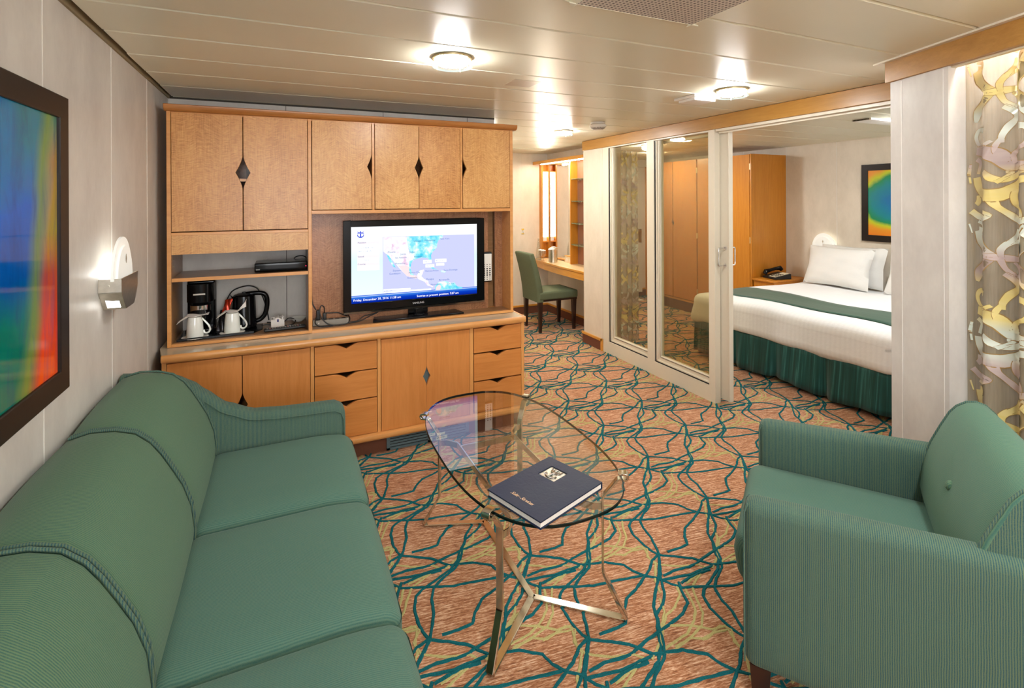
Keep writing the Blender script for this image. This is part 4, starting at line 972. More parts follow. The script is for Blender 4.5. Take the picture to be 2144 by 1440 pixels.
c = g.ramp(g.mth('MULTIPLY', d, .7), [(.0, rgb(0, 84, 160)), (.30, rgb(0, 110, 168)), (.50, rgb(0, 132, 140)), (.62, rgb(10, 136, 84)), (.70, rgb(190, 200, 40)), (.80, rgb(226, 150, 40)), (1.0, rgb(232, 120, 24))])
M['art2'] = g.pbr(c, .2, coat=.3)
build('picture_sheet', MB().box(5.40, 5.417, py0 + W_ - .002, py1 - W_ + .002, pz0 + W_ - .002, pz1 - W_ + .002), M['art2'], pc, smooth=0)

# ------------------------------------------------------------------ wall lamps
M['lamp_glass'] = None
g = G('frosted_lamp_glass'); pr1 = g.n('BsdfPrincipled', {'Base Color': rgb(240, 243, 238), 'Roughness': .35}); em = g.n('Emission', {0: (1, .98, .93, 1), 1: .22})
M['lamp_glass'] = g.shader(g.n('AddShader', {0: pr1.outputs[0], 1: em.outputs[0]}).outputs[0])
M['lamp_hot'] = emit('lamp_tube', (1, .97, .92, 1), 26.0); M['lamp_win'] = emit('lamp_lens', (1, .97, .9, 1), 6.0)
def sconce(x, y, z, sgn, label, sc_=1.0, strength=None):
    """x = wall plane; sgn = direction out of the wall along x"""
    t = thing('wall_lamp', (x, y, z), label, 'wall lamp', 'half-moon wall lamps')
    X = lambda a: x + sgn * a
    hb = .115 * sc_
    b = MB()
    P = [(y - hb, z), (y + hb, z), (y + hb, z - .05), (y + .055, z - .118), (y - .055, z - .118), (y - hb, z - .05)]
    b.loft([[(X(a), p[0], p[1]) for p in P] for a in (.066, .070)])                                    # front plate
    b.loft([[(X(.002), y - hb, z), (X(.070), y - hb, z), (X(.070), y - hb, z - .05), (X(.002), y - hb, z - .05)], [(X(.002), y - hb + .003, z), (X(.070), y - hb + .003, z), (X(.070), y - hb + .003, z - .05), (X(.002), y - hb + .003, z - .05)]])
    b.loft([[(X(.002), y + hb, z), (X(.070), y + hb, z), (X(.070), y + hb, z - .05), (X(.002), y + hb, z - .05)], [(X(.002), y + hb - .003, z), (X(.070), y + hb - .003, z), (X(.070), y + hb - .003, z - .05), (X(.002), y + hb - .003, z - .05)]])
    for s_ in (-1, 1): b.loft([[(X(a), y + s_ * hb, z - .05 + e_), (X(a), y + s_ * .055, z - .118 + e_)] + [(X(a), y + s_ * .055, z - .115 + e_), (X(a), y + s_ * hb, z - .047 + e_)] for a, e_ in ((.002, 0), (.068, 0))])
    b.box(X(.002), X(.068), y - .055, y + .055, z - .118, z - .115)
    build('bracket', b, M['steel'], t, bevel=.0008)
    nrm = Vector((0, -(.118 - .05), -(hb - .055))).normalized()
    a0 = Vector((0, y - hb + .010, z - .058)); a1 = Vector((0, y - .062, z - .110))
    lw = MB(); off = nrm * .0012
    lw.add([(X(.016), a0.y + off.y, a0.z + off.z), (X(.056), a0.y + off.y, a0.z + off.z), (X(.056), a1.y + off.y, a1.z + off.z), (X(.016), a1.y + off.y, a1.z + off.z)], [(0, 1, 2, 3)])
    build('light_window', lw, M['lamp_win'], t, smooth=0)
    s = MB(); R0 = .125 * sc_; n = 28
    def arc(r, a): return [(X(a), y + r * cos(pi * i / n), z - .008 + r * 1.22 * sin(pi * i / n)) for i in range(n + 1)]
    s.loft([arc(R0, .040), arc(R0, .048), arc(R0 * .80, .050), arc(R0 * .78, .056), arc(R0 * .02, .057)], cap=False, closed=False)
    s.loft([arc(R0, .040), arc(R0 * .02, .040)], cap=False, closed=False)
    build('shade', s, M['lamp_glass'], t, smooth=30)
    dm = MB().prism([(y + .0, z + .045), (y + .007, z + .062), (y, z + .080), (y - .007, z + .062)], 'yz', X(.0572), X(.0585)); build('diamond_stud', dm, M['steel'], t, smooth=0)
    build('rivet', MB().rod((X(.03), y - hb - .003, z - .025), (X(.03), y - hb + .001, z - .025), .006, 12), M['steel'], t)
    build('tube', MB().rod((X(.018), y - .07, z + .012), (X(.018), y + .07, z + .012), .007, 8), M['lamp_hot'], t)
    return t
sconce(-.6, 2.358, 1.220, 1, 'half-moon glass wall lamp with steel bracket, left wall beside the big picture')
sconce(5.42, 3.650, .962, -1, 'half-moon glass wall lamp over the bed, behind the pillows', 1.05)

# ------------------------------------------------------------------ ceiling lamps
M['dish_door'] = emit('lamp_dish_entry', (1, .985, .96, 1), 400.0); M['dish'] = emit('lamp_dish', (1, .98, .95, 1), LAMP_MAIN); M['dish_added_bed'] = emit('lamp_dish_added_bed', (.98, .985, 1, 1), LAMP_ADDED_BED)
M['dish_added'] = emit('lamp_dish_added', (.97, .98, 1, 1), LAMP_ADDED)
def ceiling_lamp(x, y, label, mat):
    t = thing('ceiling_lamp', (x, y, CEIL), label, 'ceiling lamp', 'round ceiling lamps')
    build('rim', MB().lathe((x, y, CEIL), [(.080, .002), (.083, -.002), (.083, -.010), (.076, -.011), (.074, -.004), (.074, .002)], 40, cap=False), M['brass'], t)
    build('dish', MB().lathe((x, y, CEIL), [(.066, -.002), (.066, -.026), (.058, -.032), (.001, -.034)], 32), mat, t)
    build('glass_ring', MB().lathe((x, y, CEIL), [(.062, -.036), (.084, -.036), (.0855, -.038), (.084, -.041), (.062, -.041)], 40, cap=False), M['ring'], t)
    for i in range(4):
        a = pi / 4 + i * pi / 2; p = MB(); p.rod((x + .075 * cos(a), y + .075 * sin(a), CEIL - .003), (x + .075 * cos(a), y + .075 * sin(a), CEIL - .044), .0028, 8); build('post', p, M['brass'], t)
    return t
g = G('lit_glass_ring'); a_ = g.n('BsdfTransparent', {0: (.85, .95, .93, 1)}).outputs[0]; b_ = g.n('Emission', {0: (.93, 1, .97, 1), 1: 1.1}).outputs[0]
M['ring'] = g.shader(g.n('MixShader', {0: .45, 1: a_, 2: b_}).outputs[0])
ceiling_lamp(.655, 2.058, 'round glass ceiling lamp over the coffee table, nearest and largest', M['dish'])
ceiling_lamp(2.262, 2.055, 'round glass ceiling lamp beside the white ceiling box, near the glass screen', M['dish'])
ceiling_lamp(2.255, 3.885, 'small far round ceiling lamp between the hutch and smoke detector', M['dish'])
ceiling_lamp(3.74, 4.55, 'round ceiling lamp seen through the left glass pane', M['dish_door'])
ceiling_lamp(4.42, 5.30, 'added round ceiling lamp by the bedroom door, hidden behind the glass screen post', M['dish'])  # extra lamp added to brighten the bedroom back wall
ceiling_lamp(4.3, 2.2, 'added round ceiling lamp over the bed foot, out of view', M['dish_added_bed'])  # unseen lamp added to light the bedroom
M['dish_added_corridor'] = emit('lamp_dish_added_corridor', (1, .95, .84, 1), 330.0)
ceiling_lamp(1.9, 4.75, 'added unseen ceiling lamp at the end of the corridor, behind the hutch', M['dish_added_corridor'])  # hidden lamp added to brighten the corridor and its ceiling
ceiling_lamp(.655, -.30, 'added round ceiling lamp behind the camera', M['dish_added'])  # fill lamp added out of view for the sitting area
ceiling_lamp(-.1, -1.3, 'added round ceiling lamp in the corner behind the camera', M['dish_added'])  # second added fill lamp, also out of view
ceiling_lamp(1.55, .35, 'added round ceiling lamp over the armchair, out of view', M['dish_added'])  # unseen lamp added to light the near end of the room
# strip light above the curtain, hidden by the wood fascia
st = MB().box(.32, 3.3, .05, .075, CEIL - .03, CEIL - .012).xf(WM)
o = build('strip_light', st, emit('strip_tube', (1, .97, .92, 1), 60.0), origin=(2.1, .5, CEIL), smooth=0); props(o, 'bright light strip above the patterned curtain, behind the wood fascia', 'light')

# ceiling fittings
k = thing('smoke_detector', (2.256, 3.352, CEIL), 'white round smoke detector on the ceiling in front of the glass screen fascia', 'smoke detector')
build('base', MB().lathe((2.256, 3.352, CEIL), [(.052, 0), (.056, -.002), (.056, -.012), (.05, -.014)], 32), M['white'], k)
build('body', MB().lathe((2.256, 3.352, CEIL), [(.052, -.013), (.066, -.022), (.067, -.030), (.058, -.042), (.034, -.058), (.030, -.060), (.001, -.060)], 32), M['white'], k)
sl = MB()
for i in range(28):
    a = 2 * pi * i / 28; c_, s_ = cos(a), sin(a)
    q = [(.0575, -.0430), (.037, -.0568)]; w2 = .0022
    sl.add([(2.256 + r * c_ - w2 * s_ * sg, 3.352 + r * s_ + w2 * c_ * sg, CEIL + z - .0006) for r, z in q for sg in (-1, 1)], [(0, 1, 3, 2)])
build('slots', sl, M['black_soft'], k, smooth=0)
k = thing('ceiling_box', (2.25, 2.30, CEIL), 'white stepped square box on the ceiling left of the round lamp', 'ceiling sensor')
build('base', MB().rbox(2.150, 2.348, 2.215, 2.385, CEIL - .016, CEIL, .003, 2), M['white'], k); build('lid', MB().rbox(2.168, 2.330, 2.235, 2.365, CEIL - .030, CEIL - .014, .003, 2), M['white'], k)
g = G('perforated_metal'); v = g.co(); x, y, z = g.xyz(v)
fx_ = g.mth('SUBTRACT', g.mth('FRACT', g.mth('MULTIPLY', x, 72.0)), .5); fy_ = g.mth('SUBTRACT', g.mth('FRACT', g.mth('MULTIPLY', y, 72.0)), .5)
dd = g.mth('SQRT', g.mth('ADD', g.mth('MULTIPLY', fx_, fx_), g.mth('MULTIPLY', fy_, fy_))); hole = g.mth('LESS_THAN', dd, .27)
M['perf'] = g.pbr(g.mix(hole, rgb(206, 198, 190), rgb(86, 80, 80)), .4)
k = thing('air_vent', (1.03, 1.16, CEIL), 'white perforated air vent panel on the ceiling at the top edge', 'air vent')
build('panel', MB().box(.80, 1.246, .99, 1.297, CEIL - .020, CEIL - .016), M['perf'], k, smooth=0)
build('rim', MB().prism([(.78, CEIL), (.80, CEIL - .018), (.80, CEIL - .021), (.775, CEIL - .001)], 'xz', .97, 1.32).prism([(1.246, CEIL - .021), (1.246, CEIL - .018), (1.27, CEIL), (1.275, CEIL - .001)], 'xz', .97, 1.32).prism([(1.297, CEIL - .021), (1.297, CEIL - .018), (1.325, CEIL), (1.33, CEIL - .001)], 'yz', .775, 1.275), M['ceil'], k, smooth=0)
g = G('fine_perforation'); v = g.co(); x, y, z = g.xyz(v)
fx_ = g.mth('SUBTRACT', g.mth('FRACT', g.mth('MULTIPLY', x, 130.0)), .5); fy_ = g.mth('SUBTRACT', g.mth('FRACT', g.mth('MULTIPLY', y, 130.0)), .5)
hole = g.mth('LESS_THAN', g.mth('SQRT', g.mth('ADD', g.mth('MULTIPLY', fx_, fx_), g.mth('MULTIPLY', fy_, fy_))), .26)
M['perf2'] = g.pbr(g.mix(hole, rgb(208, 194, 172), rgb(120, 108, 92)), .3)
o = build('speaker_grille', MB().box(1.06, 1.205, 2.305, 2.445, CEIL - .0012, CEIL), M['perf2'], origin=(1.13, 2.37, CEIL), smooth=0); props(o, 'faint square perforated speaker patch in the ceiling above the television', 'speaker')
k = thing('ceiling_diffuser', (2.2, 5.38, CEIL), 'long slot air diffuser in the far ceiling, end of the corridor', 'air vent')
build('slot_frame', MB().box(1.5, 2.88, 5.36, 5.375, CEIL - .012, CEIL).box(1.5, 2.88, 5.395, 5.41, CEIL - .012, CEIL), M['ceil'], k, smooth=0); build('slot', MB().box(1.5, 2.88, 5.375, 5.395, CEIL - .003, CEIL - .001), M['dark_gap'], k, smooth=0)
k = thing('bedroom_ceiling_grille', (4.2, 2.45, CEIL), 'slotted ceiling grille in the bedroom ceiling', 'air vent')
gg = MB(); build('cover', MB().box(4.02, 4.6, 2.36, 2.50, CEIL - .014, CEIL), M['white'], k, bevel=.002)
for i in range(13): gg.box(4.015, 4.0195, 2.375 + i * .009, 2.379 + i * .009, CEIL - .012, CEIL - .003)
build('slots', gg, M['dark_gap'], k, smooth=0)

# ------------------------------------------------------------------ desk niche
dk_ = thing('dressing_desk', (3.1, 5.2, 0), 'orange wood dressing desk built into the niche', 'desk')
DXF = 2.925
build('desk_top', MB().prism([(DXF + .004, 4.545), (DXF, 5.2), (DXF + .03, 5.6), (DXF + .10, 5.995), (3.228, 5.995), (3.228, 4.545)], 'xy', .700, .722), M['cream_wood'] if 'cream_wood' in M else m_wood('pale_desk_top', rgb(224, 192, 148), rgb(236, 208, 166), 'y', rough=.25), dk_, bevel=.004)
build('apron', MB().prism([(DXF + .008, 4.545), (DXF + .006, 5.2), (DXF + .036, 5.6), (DXF + .106, 5.99), (DXF + .126, 5.99), (DXF + .056, 5.6), (DXF + .026, 5.2), (DXF + .026, 4.545)], 'xy', .622, .700), M['orange_y'], dk_, smooth=0)
build('edge_strip', MB().prism([(DXF - .002, 4.545), (DXF - .006, 5.2), (DXF + .024, 5.6), (DXF + .094, 5.994), (DXF + .108, 5.994), (DXF + .036, 5.6), (DXF + .006, 5.2), (DXF + .010, 4.545)], 'xy', .699, .7225), M['orange_y'], dk_, bevel=.003)
mr = thing('vanity_mirror', (3.22, 5.62, 1.3), 'tall frameless mirror on the niche wall above the desk', 'mirror')
build('mirror_glass', MB().box(3.222, 3.229, 5.44, 5.965, .745, 1.955), M['mirror'], mr, smooth=0)
build('bottom_trim', MB().box(3.205, 3.229, 5.44, 5.965, .735, .748), M['orange_y'], mr, smooth=0)
lc = thing('vanity_light_column', (3.17, 5.98, .9), 'upright glowing light column in an orange wood frame beside the mirror', 'lamp')
b = MB().box(3.105, 3.128, 5.93, 5.998, .725, 1.955).box(3.205, 3.222, 5.93, 5.998, .725, 1.955).box(3.128, 3.205, 5.93, 5.998, .93, .945).box(3.128, 3.205, 5.93, 5.998, 1.86, 1.87).box(3.128, 3.205, 5.985, 5.998, .725, 1.955)
build('frame', b, M['orange'], lc, bevel=.002)
build('diffuser', MB().box(3.132, 3.201, 5.965, 5.984, 1.00, 1.855), emit('vanity_light', (1, .90, .72, 1), 70.0), lc, smooth=0)
build('brass_end', MB().box(3.132, 3.201, 5.96, 5.984, .946, .998), M['steel'], lc, smooth=0)
cn = MB().box(3.02, 3.229, 4.545, 5.998, 1.958, 1.985); cn.box(3.01, 3.03, 4.545, 5.998, 1.950, 1.99)
o = build('cornice_shelf', cn, M['orange_y'], origin=(3.1, 5.2, 1.96), bevel=.003); props(o, 'thin wood pelmet over the mirror and glass shelves', 'pelmet')
o = build('pelmet_light', MB().box(3.05, 3.075, 4.6, 5.85, 1.944, 1.957), emit('pelmet_tube', (1, .90, .72, 1), 70.0), origin=(3.06, 5.2, 1.95), smooth=0); props(o, 'bright light strip under the niche pelmet', 'light')
sh = thing('niche_shelf_unit', (3.17, 4.9, .722), 'orange wood shelf unit with quarter-round glass shelves, right end of the desk', 'shelf unit')
build('side_panel', MB().box(3.125, 3.229, 5.225, 5.243, .7225, 1.957), M['orange'], sh, bevel=.001)
build('back_panel', MB().box(3.222, 3.229, 4.545, 5.225, .7225, 1.957), plain('rose_mirror', (.50, .32, .26, 1), .10, .7, var=0), sh, smooth=0)
for i, z in enumerate((1.735, 1.474, 1.212, .960)):
    P = [(3.221, 5.224), (3.13, 5.224)] + [(3.13 + .0 * t - .05 * sin(pi * t), 5.224 - .6 * t) for t in (.15, .3, .5, .7, .85)] + [(3.13, 4.56), (3.221, 4.56)]
    build('glass_shelf', MB().prism(P, 'xy', z - .004, z + .003), plain('green_glass_%d' % i, rgb(120, 160, 130), .08, coat=.5, alpha=.55), sh, smooth=0)
    build('bracket', MB().box(3.205, 3.221, 5.16, 5.175, z - .02, z - .004), M['steel'], sh, smooth=0)
bk_ = thing('ice_bucket', (3.045, 5.52, .7222), 'brushed steel ice bucket with lid on the desk', 'ice bucket')
build('body', MB().lathe((3.045, 5.52, .7225), [(.054, 0), (.056, .002), (.056, .150), (.058, .152), (.058, .158), (.05, .160)], 36), M['steel'], bk_)
build('lid', MB().lathe((3.045, 5.52, .8825), [(.052, 0), (.05, .004), (.018, .010), (.014, .016), (.001, .018)], 32), M['steel'], bk_)
build('tongs', MB().tube(spline([(3.01, 5.54, .893), (3.045, 5.505, .909), (3.085, 5.47, .898)], 4), .005), M['steel'], bk_)
bt_ = thing('water_bottle', (2.925, 5.84, 0.7222), 'clear glass water bottle behind the desk chair', 'bottle')
BX, BY = 3.045, 5.86
bt_.location = (BX, BY, .7222); ORG[bt_.name] = Vector(bt_.location)
bt_['label'] = 'tall clear glass water bottle at the far end of the desk'
BX, BY = 2.99, 5.80
bt_.location = (BX, BY, .7222); ORG[bt_.name] = Vector(bt_.location)
build('glass_body', MB().lathe((BX, BY, .7225), [(.034, 0), (.038, .004), (.038, .06), (.033, .12), (.022, .18), (.014, .23), (.012, .265), (.014, .27)], 28), M['clear'], bt_)
build('cap', MB().cyl((BX, BY), .010, .985, .998), M['steel'], bt_)
def wine(x, y, label):
    t = thing('wine_glass', (x, y, .7222), label, 'glass', 'stemmed glasses on the desk')
    build('bowl', MB().lathe((x, y, .7225), [(.026, 0), (.024, .003), (.004, .006), (.003, .045), (.012, .052), (.028, .075), (.030, .10), (.027, .128)], 24, cap=False), M['clear'], t)
    build('paper_cover', MB().lathe((x, y, .8505), [(.027, -.004), (.032, 0), (.031, .006), (.012, .010), (.002, .018)], 20), M['paper'], t)
wine(2.985, 5.66, 'stemmed glass with a white paper cover, nearer the ice bucket'); wine(2.985, 5.735, 'stemmed glass with a white paper cover, farther along toward the bottle')
sk_ = thing('socket_panel', (3.19, 5.36, .7225), 'cream double socket box on the desk beside the shelf unit', 'socket')
build('housing', MB().box(3.16, 3.204, 5.25, 5.43, .7228, .800), M['cream'], sk_, bevel=.002)
so = MB()
for yy in (5.30, 5.38): so.rod((3.1575, yy, .76), (3.1605, yy, .76), .019, 20)
build('socket', so, M['white'], sk_); build('cap_rail', MB().box(3.156, 3.208, 5.245, 5.435, .800, .808), M['orange_y'], sk_, smooth=0)
sg = thing('wall_sign', (2.858, 5.995, 1.08), 'small yellow and white sign with a letter S on the far wall', 'sign')
build('plate', MB().box(2.840, 2.876, 5.990, 5.9995, 1.045, 1.118), M['white'], sg, smooth=0)
build('yellow_corner', MB().prism([(2.841, 1.117), (2.850, 1.117), (2.858, 1.108), (2.866, 1.117), (2.875, 1.117), (2.875, 1.100), (2.858, 1.092), (2.841, 1.100)], 'xz', 5.989, 5.9905).box(2.841, 2.875, 5.989, 5.9905, 1.046, 1.055), plain('sign_yellow', rgb(230, 190, 40), .5), sg, smooth=0)
build('lettering', text_mb('S', .046, Matrix(((1, 0, 0, 2.858), (0, 0, -1, 5.9885), (0, 1, 0, 1.060), (0, 0, 0, 1))), 'CENTER', .0003), M['black_soft'], sg, smooth=0)
# desk chair
ch = thing('desk_chair', (2.83, 5.24, 0), 'dark green upholstered desk chair with dark wood legs', 'chair')
def cfn(x, y, z):
    if z > .45: z += .012 * (1 - ((x - 2.84) / .26) ** 2) * (1 - ((y - 5.24) / .24) ** 2)
    return (x, y, z)
build('seat', MB().rbox(2.60, 3.105, 5.03, 5.45, .365, .455, .02, 6, cfn), M['chair_green'], ch, smooth=60)
rings = []
for t in [i / 8 for i in range(9)]:
    z = .345 + t * .53; xb = 2.585 - .10 * t ** 1.6; th = .085 - .02 * t; r = .022
    P = [(xb, 5.035 + r), (xb + r * .3, 5.035 + r * .3), (xb + r, 5.035), (xb + th - r, 5.035), (xb + th - r * .3, 5.035 + r * .3), (xb + th, 5.035 + r), (xb + th, 5.445 - r), (xb + th - r * .3, 5.445 - r * .3), (xb + th - r, 5.445), (xb + r, 5.445), (xb + r * .3, 5.445 - r * .3), (xb, 5.445 - r)]
    rings.append([(a, b_, z) for a, b_ in P])
top = rings[-1]; cx_ = sum(p[0] for p in top) / 12
for k_, dz_ in ((.93, .010), (.80, .016)): rings.append([(cx_ + (p[0] - cx_) * k_, 5.24 + (p[1] - 5.24) * (1 - (1 - k_) * .12), p[2] + dz_) for p in top])
build('backrest', MB().loft(rings), M['chair_green'], ch, smooth=60)
build('seat_frame', MB().box(2.60, 3.095, 5.04, 5.44, .348, .366), M['dark_wood'], ch, smooth=0)
for x_, y_, dx, dy in ((2.625, 5.06, .0, -.0), (2.625, 5.42, 0, 0), (3.065, 5.065, -.0, 0), (3.065, 5.415, 0, 0)):
    build('leg', MB().loft([[(x_ + dx + sx * r, y_ + dy + sy * r, z) for sx, sy in ((-1, -1), (1, -1), (1, 1), (-1, 1))] for r, z in ((.014, 0), (.024, .349))]), M['dark_wood'], ch, smooth=0)

# ------------------------------------------------------------------ bed
bd_ = thing('bed', (4.5, 2.9, 0), 'large bed with white linen and teal pleated skirt behind the glass screen', 'bed')
BX0, BX1, BY0, BY1 = 3.66, 5.40, 2.0, 3.79
build('mattress', MB().rbox(BX0 + .03, BX1, BY0 + .03, BY1 - .03, .18, .57, .04, 6), M['linen_plain'], bd_)
build('box_base', MB().box(BX0 + .06, BX1, BY0 + .06, BY1 - .06, .06, .20), M['dark_wood'], bd_, smooth=0)
def dv(x, y, z):
    edge = min(x - (BX0 - .02), y - (BY0 - .02), (BY1 + .02) - y)
    if z > .5: z += .008 * sin(x * 5 + y * 3) + .006 * sin(y * 7 - x * 2) - .02 * max(0, 1 - edge / .25) ** 2
    if z < .5:
        k_ = (.5 - z) / .2
        if x < BX0 + .02: x -= .012 * sin(y * 16) * k_ * .5 + .012 * k_
        if y > BY1 - .02: y += .03 * k_ + .012 * sin(x * 22) * k_
        if x < BX0 + .1 and y > BY1 - .1: x -= .015 * k_; y += .03 * k_; z -= .015
        if z < .33: z += .010 * sin(y * 4 + 1)
    return (x, y, z)
build('duvet', MB().rbox(BX0 - .025, BX1 - .01, BY0 - .02, BY1 + .02, .315, .60, .07, 26, dv), M['linen'], bd_, smooth=70)
def ruffle(P0, P1, nrm, pl, n=200, z0=.035, z1=.345):
    P0, P1, nrm = Vector(P0), Vector(P1), Vector(nrm); mb = MB(); L = (P1 - P0).length; rings = []
    for i in range(n + 1):
        u = i / n; s_ = u * L; amp = .006 * sin(s_ * 21) + .004 * sin(s_ * 47 + 1)
        for p_ in pl:
            d_ = abs(s_ - p_); 
            if d_ < .09: amp -= .05 * (1 - d_ / .09) ** 2
        row = []
        for k_ in range(7):
            t = k_ / 6; zz = z1 - (z1 - z0) * t + (.012 * sin(s_ * 9 + .5) if k_ == 6 else 0); row.append(tuple((P0 + (P1 - P0) * u) + nrm * (amp * (.15 + .85 * t) + .035 * t) + Vector((0, 0, zz))))
        rings.append(row)
    mb.loft(rings, cap=False, closed=False); return mb
o = build('valance', ruffle((BX0, BY0, 0), (BX0, BY1, 0), (-1, 0, 0), (.03, .48, .9, 1.30, 1.76)), M['skirt'], bd_, smooth=60); o.modifiers.new('s', 'SOLIDIFY').thickness = .002
o = build('valance', ruffle((BX0, BY1, 0), (BX1, BY1, 0), (0, 1, 0), (.02, .5, 1.0, 1.5)), M['skirt'], bd_, smooth=60); o.modifiers.new('s', 'SOLIDIFY').thickness = .002
o = build('valance', ruffle((BX0, BY0, 0), (BX1, BY0, 0), (0, -1, 0), (.02, .5, 1.0, 1.5)), M['skirt'], bd_, smooth=60); o.modifiers.new('s', 'SOLIDIFY').thickness = .002
# runner lies over the duvet
def topz(x, y):
    p = dv(x, y, .60); return p[2] + .004
rn = MB()
def rf(u, v_):
    y = BY0 - .05 + v_ * (BY1 - BY0 + .10); xa = 3.84 + .03 * sin(v_ * 3); xb = 4.30 + .02 * sin(v_ * 4); x = xa + u * (xb - xa)
    if y < BY0 + .02 or y > BY1 - .02:
        yy = BY0 - .03 if y < 3 else BY1 + .033; ov = (BY0 + .02 - y) if y < 3 else (y - (BY1 - .02)); return (x, yy, .575 - ov * 3.2)
    e_ = min(y - (BY0 - .02), BY1 + .02 - y); dip = .0 if e_ > .09 else .035 * (1 - e_ / .09) ** 1.5
    return (x, y, topz(x, y) + .003 - dip)
rn.grid(rf, 8, 60); o = build('bed_runner', rn, M['runner'], origin=(4.1, 2.9, .6), smooth=60); o.modifiers.new('s', 'SOLIDIFY').thickness = .006; props(o, 'dark green runner laid across the white duvet', 'bed runner')
def pillow(x, y, z, wy, hz, lean, label, th=.15, twist=0, sd=0):
    mb = MB(); n = 18
    def side(sg):
        def f(u, v_):
            a = u * 2 - 1; b_ = v_ * 2 - 1
            env = max(0, (1 - abs(a) ** 3.2)) ** .55 * max(0, (1 - abs(b_) ** 3.2)) ** .55
            pin = 1 - .07 * (1 - abs(a)) * abs(b_) ** 2 ; pin2 = 1 - .07 * (1 - abs(b_)) * abs(a) ** 2
            wr = .004 * sin(a * 9 + b_ * 5 + sd) + .003 * sin(b_ * 13 - a * 4 + sd * 2)
            return Vector((sg * (th / 2 * env + wr * env), a * wy / 2 * pin2, (b_ * hz / 2) * pin + hz / 2))
        return f
    MX = Matrix.Translation((x, y, z)) @ Matrix.Rotation(twist, 4, 'Z') @ Matrix.Rotation(lean, 4, 'Y')
    mb.grid(side(-1), n, n); mb.grid(side(1), n, n); mb.xf(MX)
    o = build('pillow', mb, M['linen_plain'], origin=(x, y, z), smooth=80); props(o, label, 'pillow', 'white pillows on the bed'); return o
pz = .606
pillow(5.06, 3.335, pz, .66, .41, radians(18), 'front white pillow on the left half of the bed, showing its whole face', .15, 0, 1)
pillow(5.235, 3.30, pz, .66, .41, radians(13), 'white pillow behind the front left one, a corner showing under the wall lamp', .12, 0, 2)
pillow(5.08, 2.55, pz, .66, .40, radians(18), 'white pillow on the right half of the bed, cut by the pillar', .15, 0, 3)
pillow(5.25, 2.52, pz, .66, .40, radians(14), 'rearmost white pillow on the right half of the bed', .11, 0, 4)

# wardrobe
wd = thing('wardrobe', (5.1, 4.9, 0), 'tall orange wood wardrobe with folding doors behind the bed', 'wardrobe')
WX, WY, WT = 4.846, 4.131, 2.005
b = MB().box(WX + .02, 5.415, WY, WY + .02, 0.001, WT).box(WX + .03, 5.415, 5.745, 5.765, .001, WT).box(WX + .03, 5.415, WY + .02, 5.745, WT - .03, WT - .002).box(WX + .04, 5.415, WY + .02, 5.745, .001, .15).box(5.39, 5.415, WY + .02, 5.745, .15, WT - .03)
build('carcass', b, M['orange'], wd, bevel=.002)
build('side_edge', MB().rbox(WX - .004, WX + .024, WY - .001, WY + .021, .002, WT + .001, .008, 3), M['orange'], wd)
build('plinth', MB().box(WX + .03, WX + .045, WY + .02, 5.745, .001, .135), M['carpet_brown'], wd, smooth=0)
build('plinth_trim', MB().box(WX + .008, WX + .04, WY + .02, 5.745, .135, .160), M['orange_y'], wd, smooth=0)
for y0, y1, nn in ((4.158, 4.555, None), (4.560, 4.955, None), (4.974, 5.403, 'b'), (5.416, 5.743, 'a')):
    nz = (1.17, .06, .020); P = [(y0, .168), (y1, .168)]
    if nn == 'b': P += [(y1 - .020 * (1 - abs(i / 6)) ** 1.4, 1.17 + i / 6 * .06) for i in range(-6, 7)]
    P += [(y1, WT - .004), (y0, WT - .004)]
    if nn == 'a': P += [(y0 + .020 * (1 - abs(i / 6)) ** 1.4, 1.17 - i / 6 * .06) for i in range(-6, 7)]
    dr = build('door', MB().prism(P, 'yz', WX, WX + .020), M['orange'], wd, bevel=.0015)
for yy in (4.150, 4.9635):
    for zz in (1.86, 1.02, .30): build('hinge', MB().box(WX - .004, WX + .002, yy - .008, yy + .008, zz - .035, zz + .035), M['brass'], wd, smooth=0)
for yy in (4.5575, 4.9635, 5.411): build('gap_shadow', MB().box(WX + .021, WX + .023, yy - .03, yy + .03, .168, WT - .006), M['black_gap'], wd, smooth=0)
# nightstand + phone
ns_ = thing('nightstand', (5.2, 3.98, 0), 'small orange wood bedside table between bed and wardrobe', 'nightstand')
b = MB().box(4.86, 4.88, 3.855, 4.115, .02, .575).box(4.88, 5.40, 3.855, 3.872, .02, .575).box(4.88, 5.40, 4.10, 4.118, .02, .575).box(4.88, 5.40, 3.872, 4.10, .02, .04)
build('body', b, M['orange'], ns_, smooth=0); build('top', MB().box(4.84, 5.405, 3.848, 4.122, .575, .597), M['orange'], ns_, bevel=.004)
ph = thing('telephone', (5.1, 3.99, .598), 'black telephone with cream keypad on the bedside table', 'telephone')
PM = Matrix.Translation((5.06, 3.985, .598)) @ Matrix.Rotation(radians(-12), 4, 'Z') 
build('base', MB().prism([(-.10, .0), (.11, 0), (.11, .055), (.10, .06), (-.10, .022)], 'xz', -.10, .10).xf(PM), M['black_soft'], ph, bevel=.004)
build('handset', MB().tube([tuple(PM @ Vector(p)) for p in ((-.10, .062, .045), (-.085, .062, .075), (-.03, .062, .085), (.04, .062, .10), (.10, .062, .105), (.12, .062, .085))], [.022, .026, .018, .018, .026, .022], 12), M['black'], ph)
kp = MB().prism([(-.085, .0262), (.095, .0595), (.095, .0610), (-.085, .0277)], 'xz', -.085, .02); kp.xf(PM); build('keypad_plate', kp, M['cream'], ph, smooth=0)
kb = MB()
for i in range(4):
    for j in range(3): kb.box(-.065 + i * .028, -.050 + i * .028, -.075 + j * .030, -.058 + j * .030, .031 + i * .0052, .037 + i * .0052)
build('keys', kb.xf(PM), M['black_soft'], ph, smooth=0)
